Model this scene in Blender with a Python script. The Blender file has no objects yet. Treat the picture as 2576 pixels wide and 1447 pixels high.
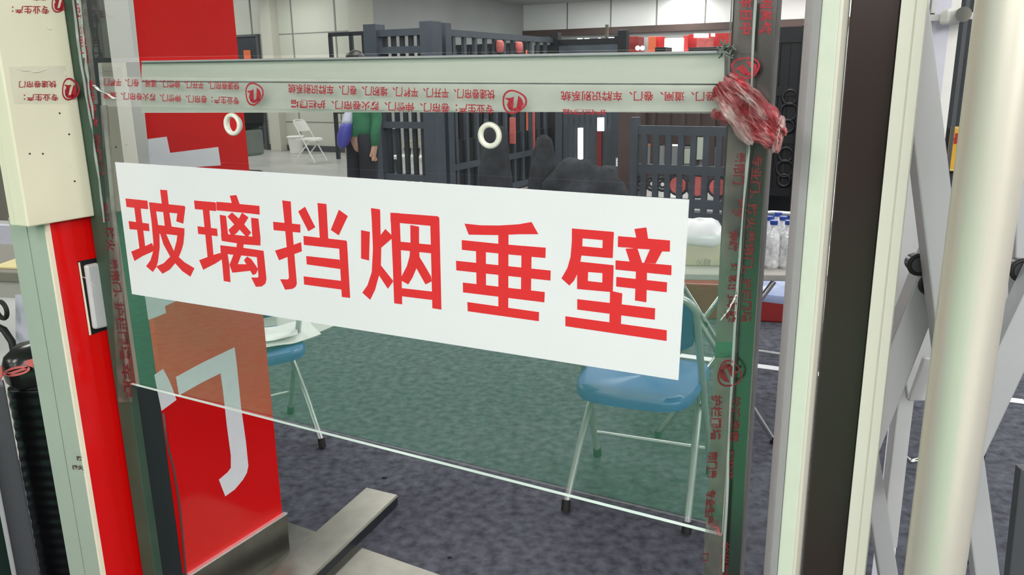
import bpy, bmesh, math, random
import numpy as np
from mathutils import Vector, Matrix, noise
random.seed(7)
SC = bpy.context.scene
COL = SC.collection

# ------------------------------------------------------------------ camera
F, CX, CY, HC = 2030.0, 1288.0, 723.5, 1.5
_d = np.array([1400 - CX, -(8500 - CY), -F]); _d /= np.linalg.norm(_d)
_up = -_d
_f = np.array([0, 0, -1.0]); _y = _f - _up * _f.dot(_up); _y /= np.linalg.norm(_y)
_x = np.cross(_y, _up)
RM = np.array([_x, _y, _up])                       # camera axes -> world axes
EYE = np.array([0.0, 0.0, HC])
cd = bpy.data.cameras.new('camera'); cam = bpy.data.objects.new('camera', cd); COL.objects.link(cam)
cd.sensor_width = 36.0; cd.lens = F * 36.0 / 2576.0; cd.clip_start = 0.02; cd.clip_end = 200
cam.matrix_world = Matrix([[*RM[0], 0], [*RM[1], 0], [*RM[2], HC], [0, 0, 0, 1]])
SC.camera = cam

# ------------------------------------------------------------------ world, light level
wd = bpy.data.worlds.new('world'); SC.world = wd; wd.use_nodes = True
wd.node_tree.nodes['Background'].inputs[0].default_value = (0.80, 0.86, 1.0, 1)
wd.node_tree.nodes['Background'].inputs[1].default_value = 0.25
SC.view_settings.view_transform = 'Standard'; SC.view_settings.look = 'None'
SC.view_settings.gamma = 1.0; SC.view_settings.use_curve_mapping = False
SC.view_settings.exposure = 0.14
LAMP = 19.0                                        # strength of the ceiling panels
def area_light(loc, aim, sx, sy, watts, col=(1, .97, .93)):   # fill lights added behind the camera to brighten upright faces
    l = bpy.data.lights.new('fill_light', 'AREA'); l.shape = 'RECTANGLE'; l.size = sx; l.size_y = sy; l.energy = watts; l.color = col
    o = bpy.data.objects.new('fill_light', l); COL.objects.link(o); o.location = loc
    o.rotation_euler = (Vector(aim) - Vector(loc)).to_track_quat('-Z', 'Y').to_euler(); return o
area_light((2.5, -2.7, 3.1), (-.8, 1.6, 1.3), 3.0, 1.2, 140)
area_light((-1.4, -3.3, 3.1), (.2, 1.3, 1.2), 3.0, 1.2, 72)

# ------------------------------------------------------------------ picture -> place helpers
def ray(x, y):
    v = np.array([x - CX, -(y - CY), -F]); v = RM @ v
    return v / np.linalg.norm(v)
def at(x, y, Y):                                    # the point seen at a pixel, Y metres ahead
    r = ray(x, y); return EYE + r * (Y / r[1])
def on_floor(x, y, z=0.0):
    r = ray(x, y); return EYE + r * ((z - HC) / r[2])
def height_at(x, y, Y): return at(x, y, Y)[2]
_l = ray(-2643, 205); UU = -np.array([_l[0], _l[1], 0]); UU /= np.linalg.norm(UU)     # along the glass, to the right
EE = np.array([-UU[1], UU[0], 0])                                                     # away from the camera, square to the glass
ZZ = np.array([0, 0, 1.0])
def ab(a, b, z=0.0): return UU * a + EE * b + ZZ * z          # hall coordinates
class Plane:
    def __init__(s, o, n): s.o = np.array(o, float); s.n = np.array(n, float) / np.linalg.norm(n)
    def at(s, x, y, w=0.0):
        r = ray(x, y); o = s.o + s.n * w
        return EYE + r * (s.n.dot(o - EYE) / s.n.dot(r))

# ------------------------------------------------------------------ materials
def mat(name, col, rough=0.5, metal=0.0, noise_amt=0.0, noise_scale=40.0, spec=0.5, bump=0.0, emit=None, coat=0.0, stretch=None):
    m = bpy.data.materials.new(name); m.use_nodes = True
    nt = m.node_tree; p = nt.nodes['Principled BSDF']
    p.inputs['Base Color'].default_value = (*col, 1); p.inputs['Roughness'].default_value = rough
    p.inputs['Metallic'].default_value = metal; p.inputs['Specular IOR Level'].default_value = spec
    p.inputs['Coat Weight'].default_value = coat
    if emit: p.inputs['Emission Color'].default_value = (*emit[0], 1); p.inputs['Emission Strength'].default_value = emit[1]
    tc = nt.nodes.new('ShaderNodeTexCoord'); mp = nt.nodes.new('ShaderNodeMapping')
    nt.links.new(tc.outputs['Object'], mp.inputs['Vector'])
    if stretch: mp.inputs['Scale'].default_value = stretch
    n = nt.nodes.new('ShaderNodeTexNoise'); n.inputs['Scale'].default_value = noise_scale; n.inputs['Detail'].default_value = 6
    nt.links.new(mp.outputs[0], n.inputs['Vector'])
    a = max(noise_amt, 0.02)
    r = nt.nodes.new('ShaderNodeValToRGB')
    r.color_ramp.elements[0].position = 0.3; r.color_ramp.elements[1].position = 0.7
    r.color_ramp.elements[0].color = (*[c * (1 - a) for c in col], 1)
    r.color_ramp.elements[1].color = (*[min(1, c * (1 + a)) for c in col], 1)
    nt.links.new(n.outputs['Fac'], r.inputs['Fac']); nt.links.new(r.outputs['Color'], p.inputs['Base Color'])
    if bump:
        b = nt.nodes.new('ShaderNodeBump'); b.inputs['Strength'].default_value = bump; b.inputs['Distance'].default_value = 0.01
        nt.links.new(n.outputs['Fac'], b.inputs['Height']); nt.links.new(b.outputs[0], p.inputs['Normal'])
    return m
def sheet_glass(name, tint, gain=2.0, ior=1.5):
    m = bpy.data.materials.new(name); m.use_nodes = True; nt = m.node_tree; nt.nodes.clear()
    out = nt.nodes.new('ShaderNodeOutputMaterial'); mix = nt.nodes.new('ShaderNodeMixShader')
    tr = nt.nodes.new('ShaderNodeBsdfTransparent'); tr.inputs[0].default_value = (*tint, 1)
    gl = nt.nodes.new('ShaderNodeBsdfGlossy'); gl.inputs['Roughness'].default_value = 0.0
    gl.inputs[0].default_value = (1, 1, 1, 1)
    fr = nt.nodes.new('ShaderNodeFresnel'); fr.inputs[0].default_value = ior
    geo = nt.nodes.new('ShaderNodeNewGeometry')
    inv = nt.nodes.new('ShaderNodeMath'); inv.operation = 'SUBTRACT'; inv.inputs[0].default_value = 1
    mul = nt.nodes.new('ShaderNodeMath'); mul.operation = 'MULTIPLY'; mul.inputs[1].default_value = gain
    m2 = nt.nodes.new('ShaderNodeMath'); m2.operation = 'MULTIPLY'; m2.use_clamp = True
    L = nt.links.new
    L(geo.outputs['Backfacing'], inv.inputs[1]); L(fr.outputs[0], mul.inputs[0]); L(mul.outputs[0], m2.inputs[0]); L(inv.outputs[0], m2.inputs[1])
    L(m2.outputs[0], mix.inputs[0]); L(tr.outputs[0], mix.inputs[1]); L(gl.outputs[0], mix.inputs[2]); L(mix.outputs[0], out.inputs[0])
    return m
def film(name, col, alpha, rough=0.25, noise_scale=0, col2=None):
    m = mat(name, col, rough, noise_scale=45, noise_amt=.2)
    if col2:
        rp = [n for n in m.node_tree.nodes if n.type == 'VALTORGB'][0].color_ramp; rp.elements[0].position = .48; rp.elements[1].position = .72; rp.elements[0].color = (*col, 1); rp.elements[1].color = (*col2, 1)
    p = m.node_tree.nodes['Principled BSDF']; p.inputs['Alpha'].default_value = alpha
    if noise_scale:
        nt = m.node_tree; n = nt.nodes.new('ShaderNodeTexNoise'); n.inputs['Scale'].default_value = noise_scale
        r = nt.nodes.new('ShaderNodeMapRange'); r.inputs[1].default_value = .35; r.inputs[2].default_value = .65
        r.inputs[3].default_value = alpha * .3; r.inputs[4].default_value = min(1, alpha * 1.7)
        tc = nt.nodes.new('ShaderNodeTexCoord'); nt.links.new(tc.outputs['Object'], n.inputs['Vector'])
        nt.links.new(n.outputs['Fac'], r.inputs[0]); nt.links.new(r.outputs[0], p.inputs['Alpha'])
    return m
M = dict(
    cream=mat('cream_paint', (.74, .72, .55), .38, noise_amt=.03, noise_scale=3),
    sage=mat('sage_paint', (.36, .42, .35), .35, noise_amt=.04, noise_scale=3),
    trim=mat('cream_trim', (.85, .76, .60), .4),
    red=mat('red_gloss_film', (.70, .004, .004), .10, noise_amt=.03, noise_scale=4),
    red_ink=mat('red_sign_ink', (.70, .022, .028), .4),
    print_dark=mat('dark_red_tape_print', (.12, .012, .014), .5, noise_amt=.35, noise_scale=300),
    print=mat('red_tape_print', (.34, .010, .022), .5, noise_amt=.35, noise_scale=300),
    white_vinyl=mat('white_vinyl', (.80, .82, .86), .35),
    sign=mat('white_sign_sheet', (.75, .745, .77), .30, noise_amt=.015, noise_scale=3),
    steel=mat('brushed_steel', (.24, .235, .205), .36, .9, noise_amt=.10, noise_scale=14, stretch=(1, 1, 1)),
    rail=mat('satin_rail', (.66, .66, .60), .36, .12, noise_amt=.05, noise_scale=60, stretch=(.05, .05, 1)),
    rail_top=mat('bright_rail_edge', (.9, .9, .9), .15, .7),
    post_green=mat('dark_green_bottle_post', (.042, .075, .052), .42, 0, noise_amt=.2, noise_scale=7, spec=.25),
    post=mat('dark_mirror_steel', (.20, .19, .18), .24, 1.0, noise_amt=.10, noise_scale=9),
    dark_side=mat('dark_grey_strip', (.035, .042, .045), .35),
    pale_grey=mat('pale_grey_paint', (.60, .61, .58), .4, noise_amt=.02, noise_scale=5),
    mint=mat('mint_white_paint', (.64, .70, .58), .3),
    alu=mat('satin_aluminium', (.74, .70, .61), .34, .45, noise_amt=.05, noise_scale=30, stretch=(1, 1, .05)),
    alu_paint=mat('grey_aluminium_paint', (.43, .44, .46), .4, .2, noise_amt=.04, noise_scale=6),
    alu_pale=mat('pale_aluminium_paint', (.60, .61, .62), .4, .2),
    frame_cream=mat('cream_white_profile', (.72, .70, .61), .35, noise_amt=.02, noise_scale=20, stretch=(1, 1, .05)),
    brown=mat('brown_anodised', (.040, .025, .023), .25, .2, noise_amt=.05, noise_scale=3),
    black=mat('black_plastic', (.012, .012, .014), .45),
    rubber=mat('black_rubber', (.010, .010, .010), .6),
    dkglass=mat('dark_lens', (.07, .075, .08), .2),
    gate=mat('dark_iron', (.030, .036, .044), .45, .2, noise_amt=.12, noise_scale=8),
    gate_blue=mat('slate_blue_iron', (.070, .084, .105), .45, .2, noise_amt=.12, noise_scale=6),
    gate_black=mat('black_iron', (.011, .012, .015), .45, .2),
    gate_brown=mat('brown_iron', (.090, .058, .052), .5, noise_amt=.1, noise_scale=4),
    reflection_lump=mat('dark_reflection', (.028, .031, .037), .9, noise_amt=.5, noise_scale=9, bump=.6),
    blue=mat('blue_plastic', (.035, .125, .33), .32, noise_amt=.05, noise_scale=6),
    seat_sheen=mat('sheen_blue_plastic', (.36, .43, .66), .25),  # blue seat made paler to paint in its sheen
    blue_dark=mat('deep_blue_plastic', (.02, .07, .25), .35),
    tube=mat('grey_tube_paint', (.40, .42, .42), .30, .5),
    chrome=mat('chrome_tube', (.75, .75, .73), .12, 1.0),
    white=mat('white_paint', (.80, .80, .76), .4),
    paper=mat('white_paper', (.82, .82, .80), .6),
    wall=mat('cream_wall_panel', (.54, .55, .48), .30, noise_amt=.02, noise_scale=.5),
    wall_hi=mat('white_wall_panel', (.86, .88, .87), .35, noise_amt=.02, noise_scale=.5),
    wall_dim=mat('grey_wall', (.38, .39, .39), .6, noise_amt=.1, noise_scale=.6),
    joint=mat('panel_joint', (.22, .22, .20), .6),
    column=mat('column_paint', (.52, .51, .44), .5),
    ceiling=mat('ceiling_paint', (.38, .38, .39), .6, noise_amt=.06, noise_scale=.8),
    concrete=mat('polished_concrete', (.42, .43, .41), .30, noise_amt=.16, noise_scale=1.2),
    carpet=mat('slate_blue_carpet', (.074, .078, .098), .9, noise_amt=.45, noise_scale=26, bump=.5, spec=.15),
    carpet_green=mat('green_carpet', (.085, .32, .185), .9, noise_amt=.16, noise_scale=18, bump=.3, spec=.1),
    line=mat('white_floor_tape', (.75, .77, .80), .5),
    lamp=mat('lamp_diffuser', (.9, .9, .9), .5, emit=((1.0, .985, .95), LAMP)),
    lamp_frame=mat('lamp_frame', (.7, .7, .7), .5),
    skin=mat('skin', (.50, .30, .21), .5), hair=mat('black_hair', (.012, .010, .010), .5),
    vest=mat('green_cloth', (.035, .17, .085), .8, noise_amt=.2, noise_scale=9),
    cloth_dark=mat('navy_black_cloth', (.012, .014, .020), .85),
    bag_blue=mat('violet_blue_bag', (.07, .07, .38), .5, noise_amt=.1, noise_scale=10), bag_white=mat('pale_bag', (.55, .57, .70), .5),
    orange=mat('orange_paint', (.65, .13, .05), .5), banner=mat('red_banner', (.62, .035, .035), .5, noise_amt=.25, noise_scale=3),
    red_deep=mat('deep_red_paint', (.23, .018, .018), .4, noise_amt=.2, noise_scale=4),
    red_soft=mat('soft_red_paint', (.60, .14, .13), .5, noise_amt=.2, noise_scale=12),
    glow_white=mat('glowing_white_sheet', (.8, .8, .8), .5, emit=((1, 1, 1), 1.2)),  # white with its own glow, also on strips and labels that are no lamps
    card=mat('kraft_board', (.55, .50, .38), .7, noise_amt=.05, noise_scale=8), plastic_bag=mat('white_plastic_bag', (.78, .80, .82), .25),
    table_edge=mat('beige_table_edge', (.40, .38, .35), .5), table_top=mat('pale_table_top', (.55, .54, .50), .4),
    yellow=mat('yellow_sign', (.78, .42, .03), .4), sign_red=mat('dark_red_ink', (.42, .02, .01), .5),
    draped=mat('grey_green_cloth', (.14, .17, .145), .9, noise_amt=.2, noise_scale=8), ink=mat('grey_ink', (.2, .2, .2), .6),
    bag_black=mat('glossy_black_bag', (.012, .013, .012), .22), bellows=mat('black_bellows', (.004, .004, .005), .30),
    pewter=mat('pewter_grey', (.085, .090, .100), .4, .2), green_dark=mat('dark_green_board', (.012, .03, .022), .4),
    lav=mat('lavender_white_board', (.62, .62, .72), .5), sand=mat('yellow_paper', (.75, .66, .32), .7),
    taupe=mat('taupe_table', (.20, .185, .15), .6), water=mat('clear_wrap_bottles', (.74, .77, .83), .12, coat=1, noise_amt=.35, noise_scale=55, bump=.8),
    cap_blue=mat('blue_cap', (.02, .06, .32), .4),
    glass=sheet_glass('clear_green_glass', (.985, .996, .99), 3.5, 1.52),
    glass_up=sheet_glass('upper_clear_glass', (.93, .95, .945), 1.5, 1.5),
    edge_dark=mat('dark_glass_edge', (.16, .22, .20), .3),
    glass_edge=mat('pale_glass_edge', (.70, .86, .78), .2, spec=.8),
    tape=film('clear_tape', (.70, .71, .66), .10, .2), tape_brown=film('brownish_tape', (.22, .20, .18), .22, .25, 14),
    wad=film('crumpled_red_tape', (.42, .03, .045), .86, .2, 22, (.50, .26, .26)), wad_clear=film('crumpled_clear_tape', (.68, .50, .48), .50, .15, 26, (.45, .08, .10)),
    seam=mat('tape_seam', (.30, .33, .31), .25), wire=mat('white_wire', (.8, .78, .74), .5),
)

# ------------------------------------------------------------------ mesh builder
class B:
    def __init__(s): s.v = []; s.f = []
    def add(s, vs, fs):
        n = len(s.v); s.v += [tuple(map(float, p)) for p in vs]; s.f += [tuple(i + n for i in f) for f in fs]; return s
    def hexa(s, bot, top):                          # two quads, same winding
        return s.add(list(bot) + list(top), [(3, 2, 1, 0), (4, 5, 6, 7), (0, 1, 5, 4), (1, 2, 6, 5), (2, 3, 7, 6), (3, 0, 4, 7)])
    def box(s, c, d, ax=(1, 0, 0), ay=(0, 1, 0), az=(0, 0, 1)):
        c = np.array(c, float); X, Y, Z = (np.array(a, float) * k / 2 for a, k in zip((ax, ay, az), d))
        return s.hexa([c - X - Y - Z, c + X - Y - Z, c + X + Y - Z, c - X + Y - Z], [c - X - Y + Z, c + X - Y + Z, c + X + Y + Z, c - X + Y + Z])
    def prism(s, foot, z0, z1):                     # vertical prism over a plan outline
        n = len(foot); lo = [(p[0], p[1], z0) for p in foot]; hi = [(p[0], p[1], z1) for p in foot]
        return s.add(lo + hi, [tuple(range(n - 1, -1, -1)), tuple(range(n, 2 * n))] + [(i, (i + 1) % n, n + (i + 1) % n, n + i) for i in range(n)])
    def slab(s, front, n, th):                      # outline in space, pushed back along -n
        n = np.array(n, float); k = len(front); fr = [np.array(p, float) for p in front]; bk = [p - n * th for p in fr]
        return s.add(fr + bk, [tuple(range(k)), tuple(range(2 * k - 1, k - 1, -1))] + [(i, k + i, k + (i + 1) % k, (i + 1) % k) for i in range(k)])
    def tube(s, pts, r, n=10, cap=True):
        P = [np.array(p, float) for p in pts]; R = r if hasattr(r, '__len__') else [r] * len(P); vs = []; fs = []
        t0 = P[1] - P[0]; u = np.cross(t0, [0, 0, 1]);
        if np.linalg.norm(u) < 1e-6: u = np.cross(t0, [0, 1, 0])
        u /= np.linalg.norm(u)
        for i, p in enumerate(P):
            t = P[min(i + 1, len(P) - 1)] - P[max(i - 1, 0)]; t = t / np.linalg.norm(t)
            u = u - t * u.dot(t); u /= np.linalg.norm(u); w = np.cross(t, u)
            for j in range(n):
                a = 2 * math.pi * j / n; vs.append(p + (u * math.cos(a) + w * math.sin(a)) * R[i])
        for i in range(len(P) - 1):
            for j in range(n): k = (j + 1) % n; fs.append((i * n + j, i * n + k, (i + 1) * n + k, (i + 1) * n + j))
        if cap: fs.append(tuple(range(n - 1, -1, -1))); fs.append(tuple((len(P) - 1) * n + j for j in range(n)))
        return s.add(vs, fs)
    def rings(s, rings, cap=True):                  # loft equal-length loops
        n = len(rings[0]); vs = [p for r in rings for p in r]; fs = []
        for i in range(len(rings) - 1):
            for j in range(n): k = (j + 1) % n; fs.append((i * n + j, i * n + k, (i + 1) * n + k, (i + 1) * n + j))
        if cap: fs.append(tuple(range(n - 1, -1, -1))); fs.append(tuple((len(rings) - 1) * n + j for j in range(n)))
        return s.add(vs, fs)
    def torus(s, c, n, R, r, nu=28, nv=10, sq=1.0, up=None):
        n = np.array(n, float) / np.linalg.norm(n); a = np.cross(n, up if up is not None else [0, 0, 1.0]); a /= np.linalg.norm(a); b = np.cross(n, a); vs = []; fs = []
        for i in range(nu):
            t = 2 * math.pi * i / nu; d = a * math.cos(t) + b * math.sin(t) * sq
            for j in range(nv):
                q = 2 * math.pi * j / nv; vs.append(np.array(c) + d * (R + r * math.cos(q)) + n * r * math.sin(q))
        for i in range(nu):
            for j in range(nv): fs.append((i * nv + j, ((i + 1) % nu) * nv + j, ((i + 1) % nu) * nv + (j + 1) % nv, i * nv + (j + 1) % nv))
        return s.add(vs, fs)
    def grid(s, P):                                  # rows of points
        h, w = len(P), len(P[0])
        return s.add([p for r in P for p in r], [(i * w + j, i * w + j + 1, (i + 1) * w + j + 1, (i + 1) * w + j) for i in range(h - 1) for j in range(w - 1)])

BASE = {}
def _mesh(name, b, m, base, smooth, bevel):
    me = bpy.data.meshes.new(name); o = bpy.data.objects.new(name, me); COL.objects.link(o)
    bx = base if base is not None else (0, 0, 0)
    me.from_pydata([(v[0] - bx[0], v[1] - bx[1], v[2] - bx[2]) for v in b.v], [], b.f)
    bm = bmesh.new(); bm.from_mesh(me); bmesh.ops.recalc_face_normals(bm, faces=bm.faces); bm.to_mesh(me); bm.free()
    for mm in (m if isinstance(m, (list, tuple)) else [m]): me.materials.append(mm)
    if smooth:
        for p in me.polygons: p.use_smooth = True
        if smooth is not True: me.set_sharp_from_angle(angle=math.radians(smooth))
    if bevel:
        md = o.modifiers.new('bevel', 'BEVEL'); md.width = bevel; md.segments = 2; md.limit_method = 'ANGLE'; md.angle_limit = math.radians(40)
        md.harden_normals = False
    return o
def tag(o, label, cat, group=None, kind=None):
    o['label'] = label; o['category'] = cat
    if group: o['group'] = group
    if kind: o['kind'] = kind
    return o
def thing(name, label, cat, base, group=None, rot=0.0):
    o = bpy.data.objects.new(name, None); COL.objects.link(o); o.empty_display_size = .05
    o.location = [float(c) for c in base]; o.rotation_euler = (0, 0, rot); BASE[o.name] = [float(c) for c in base]
    return tag(o, label, cat, group)
def part(name, b, m, parent, smooth=False, bevel=0.0, local=False, label=None):
    base = (0, 0, 0) if local else BASE[parent.name]
    o = _mesh(name, b, m, base, smooth, bevel); o.parent = parent; BASE[o.name] = base
    if label: o['label'] = label
    return o
def solo(name, b, m, label, cat, group=None, smooth=False, bevel=0.0, kind=None):
    vs = np.array(b.v); lo, hi = vs.min(0), vs.max(0); base = ((lo[0] + hi[0]) / 2, (lo[1] + hi[1]) / 2, lo[2])
    o = _mesh(name, b, m, base, smooth, bevel); o.location = base; BASE[o.name] = base
    return tag(o, label, cat, group, kind)
def struct(name, b, m, **k):
    o = _mesh(name, b, m, None, k.get('smooth', False), k.get('bevel', 0)); o['kind'] = 'structure'; BASE[o.name] = (0, 0, 0); return o
def copy_tree(o):
    r = o.copy(); COL.objects.link(r)
    for ch in list(o.children):
        c = ch.copy(); COL.objects.link(c); c.parent = r
        for g in ch.children:
            d = g.copy(); COL.objects.link(d); d.parent = c
    return r
_glyph = {}
def glyphs(s, bold=0.015):                           # lettering outline as flat mesh, unit box
    if s in _glyph: return _glyph[s]
    c = bpy.data.curves.new('lettering', 'FONT'); c.body = s; c.offset = bold; c.resolution_u = 3
    o = bpy.data.objects.new('lettering', c); COL.objects.link(o); dg = bpy.context.evaluated_depsgraph_get(); dg.update()
    e = o.evaluated_get(dg); me = e.to_mesh(); v = np.array([x.co[:2] for x in me.vertices]); f = [tuple(p.vertices) for p in me.polygons]; e.to_mesh_clear()
    bpy.data.objects.remove(o); bpy.data.curves.remove(c)
    v -= v.min(0); v /= v.max(0); _glyph[s] = (v, f); return _glyph[s]
def text_quad(b, s, p00, p10, p11, p01, place, bold=0.015):   # lettering set into a four-cornered strip of a surface
    v, f = glyphs(s, bold); q = [np.array(p, float) for p in (p00, p10, p11, p01)]
    b.add([place(*((1 - y) * ((1 - x) * q[0] + x * q[1]) + y * ((1 - x) * q[3] + x * q[2]))) for x, y in v], f)
def print_lines(parent, lines, place, m, bold=0.015, name='print_line'):
    for q in lines:
        b = B(); text_quad(b, q[0], *q[1], place, bold); part(name, b, m, parent)
def print_emblem(parent, m, *a):
    b = B(); emblem(b, *a); part('emblem', b, m, parent)
def poly_px(b, pts, pl, w, th=0.0004): b.slab([pl.at(x, y, w) for x, y in pts], pl.n, th)
def emblem(b, c, rx, ry, rot, pl, w):                # ring with a hooked stroke inside
    ca, sa = math.cos(rot), math.sin(rot)
    def P(x, y): return pl.at(c[0] + rx * (x * ca - y * sa), c[1] + ry * (x * sa + y * ca), w)
    n = 36; out = []; inn = []
    for i in range(n):
        t = 2 * math.pi * i / n; k = 1 + .07 * math.cos(3 * t + .5)
        out.append(P(k * math.cos(t), k * math.sin(t))); inn.append(P(.86 * k * math.cos(t), .86 * k * math.sin(t)))
    b.add(out + inn, [(i, (i + 1) % n, n + (i + 1) % n, n + i) for i in range(n)])
    for poly in ([(-.80, -.22), (-.30, -.30), (-.05, -.42), (-.02, .50), (-.35, .70), (-.55, .30), (-.45, -.05)],
                 [(-.45, .45), (-.05, .55), (.25, .45), (.30, -.55), (.62, -.30), (.80, .15), (.60, .55), (.20, .78), (-.20, .80)],
                 [(.30, .40), (.48, .30), (.52, .55), (.40, .70)]):
        b.add([P(x, y) for x, y in poly], [tuple(range(len(poly)))])

# ------------------------------------------------------------------ the hall
CEIL = 3.36
A0, A1, B0, BL, BF, AC = -20.0, 9.0, -9.0, 13.6, 20.4, -10.5
def rect(a0, a1, b0, b1): return [ab(a0, b0), ab(a1, b0), ab(a1, b1), ab(a0, b1)]
struct('floor', B().prism(rect(A0, A1, B0, BF), -.12, -.004), M['concrete'])
struct('ceiling', B().prism(rect(A0, A1, B0, BF), CEIL, CEIL + .1), M['ceiling'])
struct('wall_back', B().prism(rect(A0, A1, B0 - .1, B0), 0, CEIL), M['pewter'])
struct('wall_right', B().prism(rect(A1, A1 + .1, B0, BF), 0, CEIL), M['wall_dim'])
struct('wall_left', B().prism(rect(A0 - .1, A0, B0, BL), 0, CEIL), M['wall_dim'])
wl = struct('wall_far_left', B().prism(rect(A0, AC, BL, BL + .1), 0, CEIL), M['wall'])
struct('wall_return', B().prism(rect(AC - .1, AC, BL, BF), 0, CEIL), M['wall_dim'])
struct('wall_far', B().prism(rect(AC, A1, BF, BF + .1), 2.70, CEIL), M['wall_hi'])
struct('wall_far_lower', B().prism(rect(AC, A1, BF + .05, BF + .15), 0, 2.72), M['wall_dim'])
b = B()
for a in np.arange(A0 + .55, AC, 1.16): b.box(ab(a, BL - .003, CEIL / 2), (.035, .012, CEIL), UU, EE)
for z in (2.45, .62): b.box(ab((A0 + AC) / 2, BL - .003, z), (AC - A0, .010, .018), UU, EE)
struct('trim_far_left_joints', b, M['joint'])
b = B()
for a in np.arange(AC + 1.3, A1, 1.22): b.box(ab(a, BF - .003, (2.7 + CEIL) / 2), (.03, .012, CEIL - 2.7), UU, EE)
struct('trim_far_joints', b, M['joint'])
struct('baseboard_far_left', B().box(ab((A0 + AC) / 2, BL - .02, .06), (AC - A0, .04, .12), UU, EE), M['pewter'])
struct('trim_far_transom', B().box(ab((AC + A1) / 2, BF - .03, 2.62), (A1 - AC, .06, .16), UU, EE), M['gate_brown'])
def wall_col(px, half, depth, name, zc=CEIL):        # a column standing in front of the far-left wall
    r = ray(px, 150); t = (BL - EYE.dot(EE)) / r.dot(EE); a = (EYE + r * t).dot(UU)
    return struct(name, B().prism(rect(a - half, a + half, BL - depth, BL - .005), 0, zc), M['column'])
wall_col(694, .15, .22, 'trim_column_left'); wall_col(925, .20, .30, 'trim_column_corner')
r = ray(625, 130); t = BL / r.dot(EE); ad = (EYE + r * t).dot(UU)
b = B().prism(rect(ad - .36, ad + .30, BL - .03, BL - .006), 0, 2.42); d1 = struct('door_1', b, M['gate'])
part('door_frame', B().box(ab(ad + .34, BL - .03, 1.22), (.07, .06, 2.5), UU, EE).box(ab(ad - .03, BL - .03, 2.45), (.8, .06, .05), UU, EE), M['pewter'], d1)
part('orange_panel', B().box(ab(ad + .0, BL - .04, 1.75), (.20, .02, .8), UU, EE), M['orange'], d1)

# carpets: two loose-laid coverings on the concrete
solo('carpet', B().prism([ab(-3.2, -.43), ab(6.5, -.43), ab(6.5, 9.0), ab(-3.4, 9.0)], -.004, 0.0), M['carpet'], 'slate blue mottled carpet under the chairs behind the glass', 'carpet')
solo('carpet', B().prism([ab(-9.5, -5.6), ab(.7, -5.6), ab(.7, -.45), ab(-9.5, -.45)], -.004, 0.0), M['carpet_green'], 'green carpet on the near side of the glass barrier', 'carpet')
solo('carpet', B().prism([ab(-12, -8.95), ab(6.5, -8.95), ab(6.5, -5.62), ab(-12, -5.62)], -.004, 0.0), M['carpet'], 'slate blue carpet strip behind the viewer, added to darken the glass reflection', 'carpet')  # unseen strip added to darken what the glass mirrors
pA, pB = on_floor(1700, 893), on_floor(2576, 1011)
dv = (pB - pA) / np.linalg.norm(pB - pA); nv = np.array([-dv[1], dv[0], 0])
solo('floor_tape', B().hexa([pA - nv * .03, pB - nv * .03, pB + nv * .03, pA + nv * .03], [p + ZZ * .0012 for p in (pA - nv * .03, pB - nv * .03, pB + nv * .03, pA + nv * .03)]), M['line'], 'white line stuck across the slate blue carpet', 'tape')
for px, py, s in ((967, 1203, .010), (1131, 1404, .007)):
    c = on_floor(px, py); solo('debris', B().box(c + ZZ * .003, (s * 2, s, .006)), M['rubber'], 'small black scrap on the carpet %s' % ('before the steel floor rail' if px < 1000 else 'right of the steel threshold'), 'debris', bevel=.002)

# ceiling lamps
def lamp(c, label, group, a=UU, bb=EE):
    t = thing('ceiling_light', label, 'lamp', (c[0], c[1], CEIL - .03), group)
    part('lamp_frame', B().box(np.array([c[0], c[1], CEIL - .012]), (1.24, .64, .022), bb, a), M['lamp_frame'], t)
    part('diffuser', B().box(np.array([c[0], c[1], CEIL - .026]), (1.18, .58, .012), bb, a), M['lamp'], t)
    return t
for px, py, lb in ((1478, 15, 'bright ceiling light panel left of the other, seen above the rail'), (1752, -2, 'ceiling light panel nearest the taped right post, cut by the top edge')):
    lamp(on_floor(px, py, CEIL), lb, None)
PANE = Plane(at(318, 965, 1.62), -EE)
def mirror(p): return p - 2 * (p - PANE.o).dot(PANE.n) * PANE.n
spots = [mirror(on_floor(px, py, CEIL)) for px, py in ((720, 24), (1185, 37), (892, 44), (598, 11), (810, -2))]
for b_ in (-7.2, -4.4, -1.8, 3.6, 6.4, 9.2, 12.0):  # grid of unseen panels added to light the hall
    for a_ in (-7.6, -4.6, -1.6, 1.4, 4.4, 7.4):
        spots.append(ab(a_, b_))
for a_ in (-18, -15, -12): spots.append(ab(a_, 9.5)); spots.append(ab(a_, 12.2))
for a_ in (-8, -4, 4): spots.append(ab(a_, 15.5)); spots.append(ab(a_ + 2, 17.0)); spots.append(ab(a_, 18.6)); spots.append(ab(a_ + 2, 19.6))  # more panels added to brighten the far wall
for i, p in enumerate(spots):
    if B0 + .5 < p.dot(EE) < BF and A0 < p.dot(UU) < A1: lamp(p, 'rectangular white ceiling light panel above the hall, out of the frame', 'ceiling light panels out of the frame')

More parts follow.
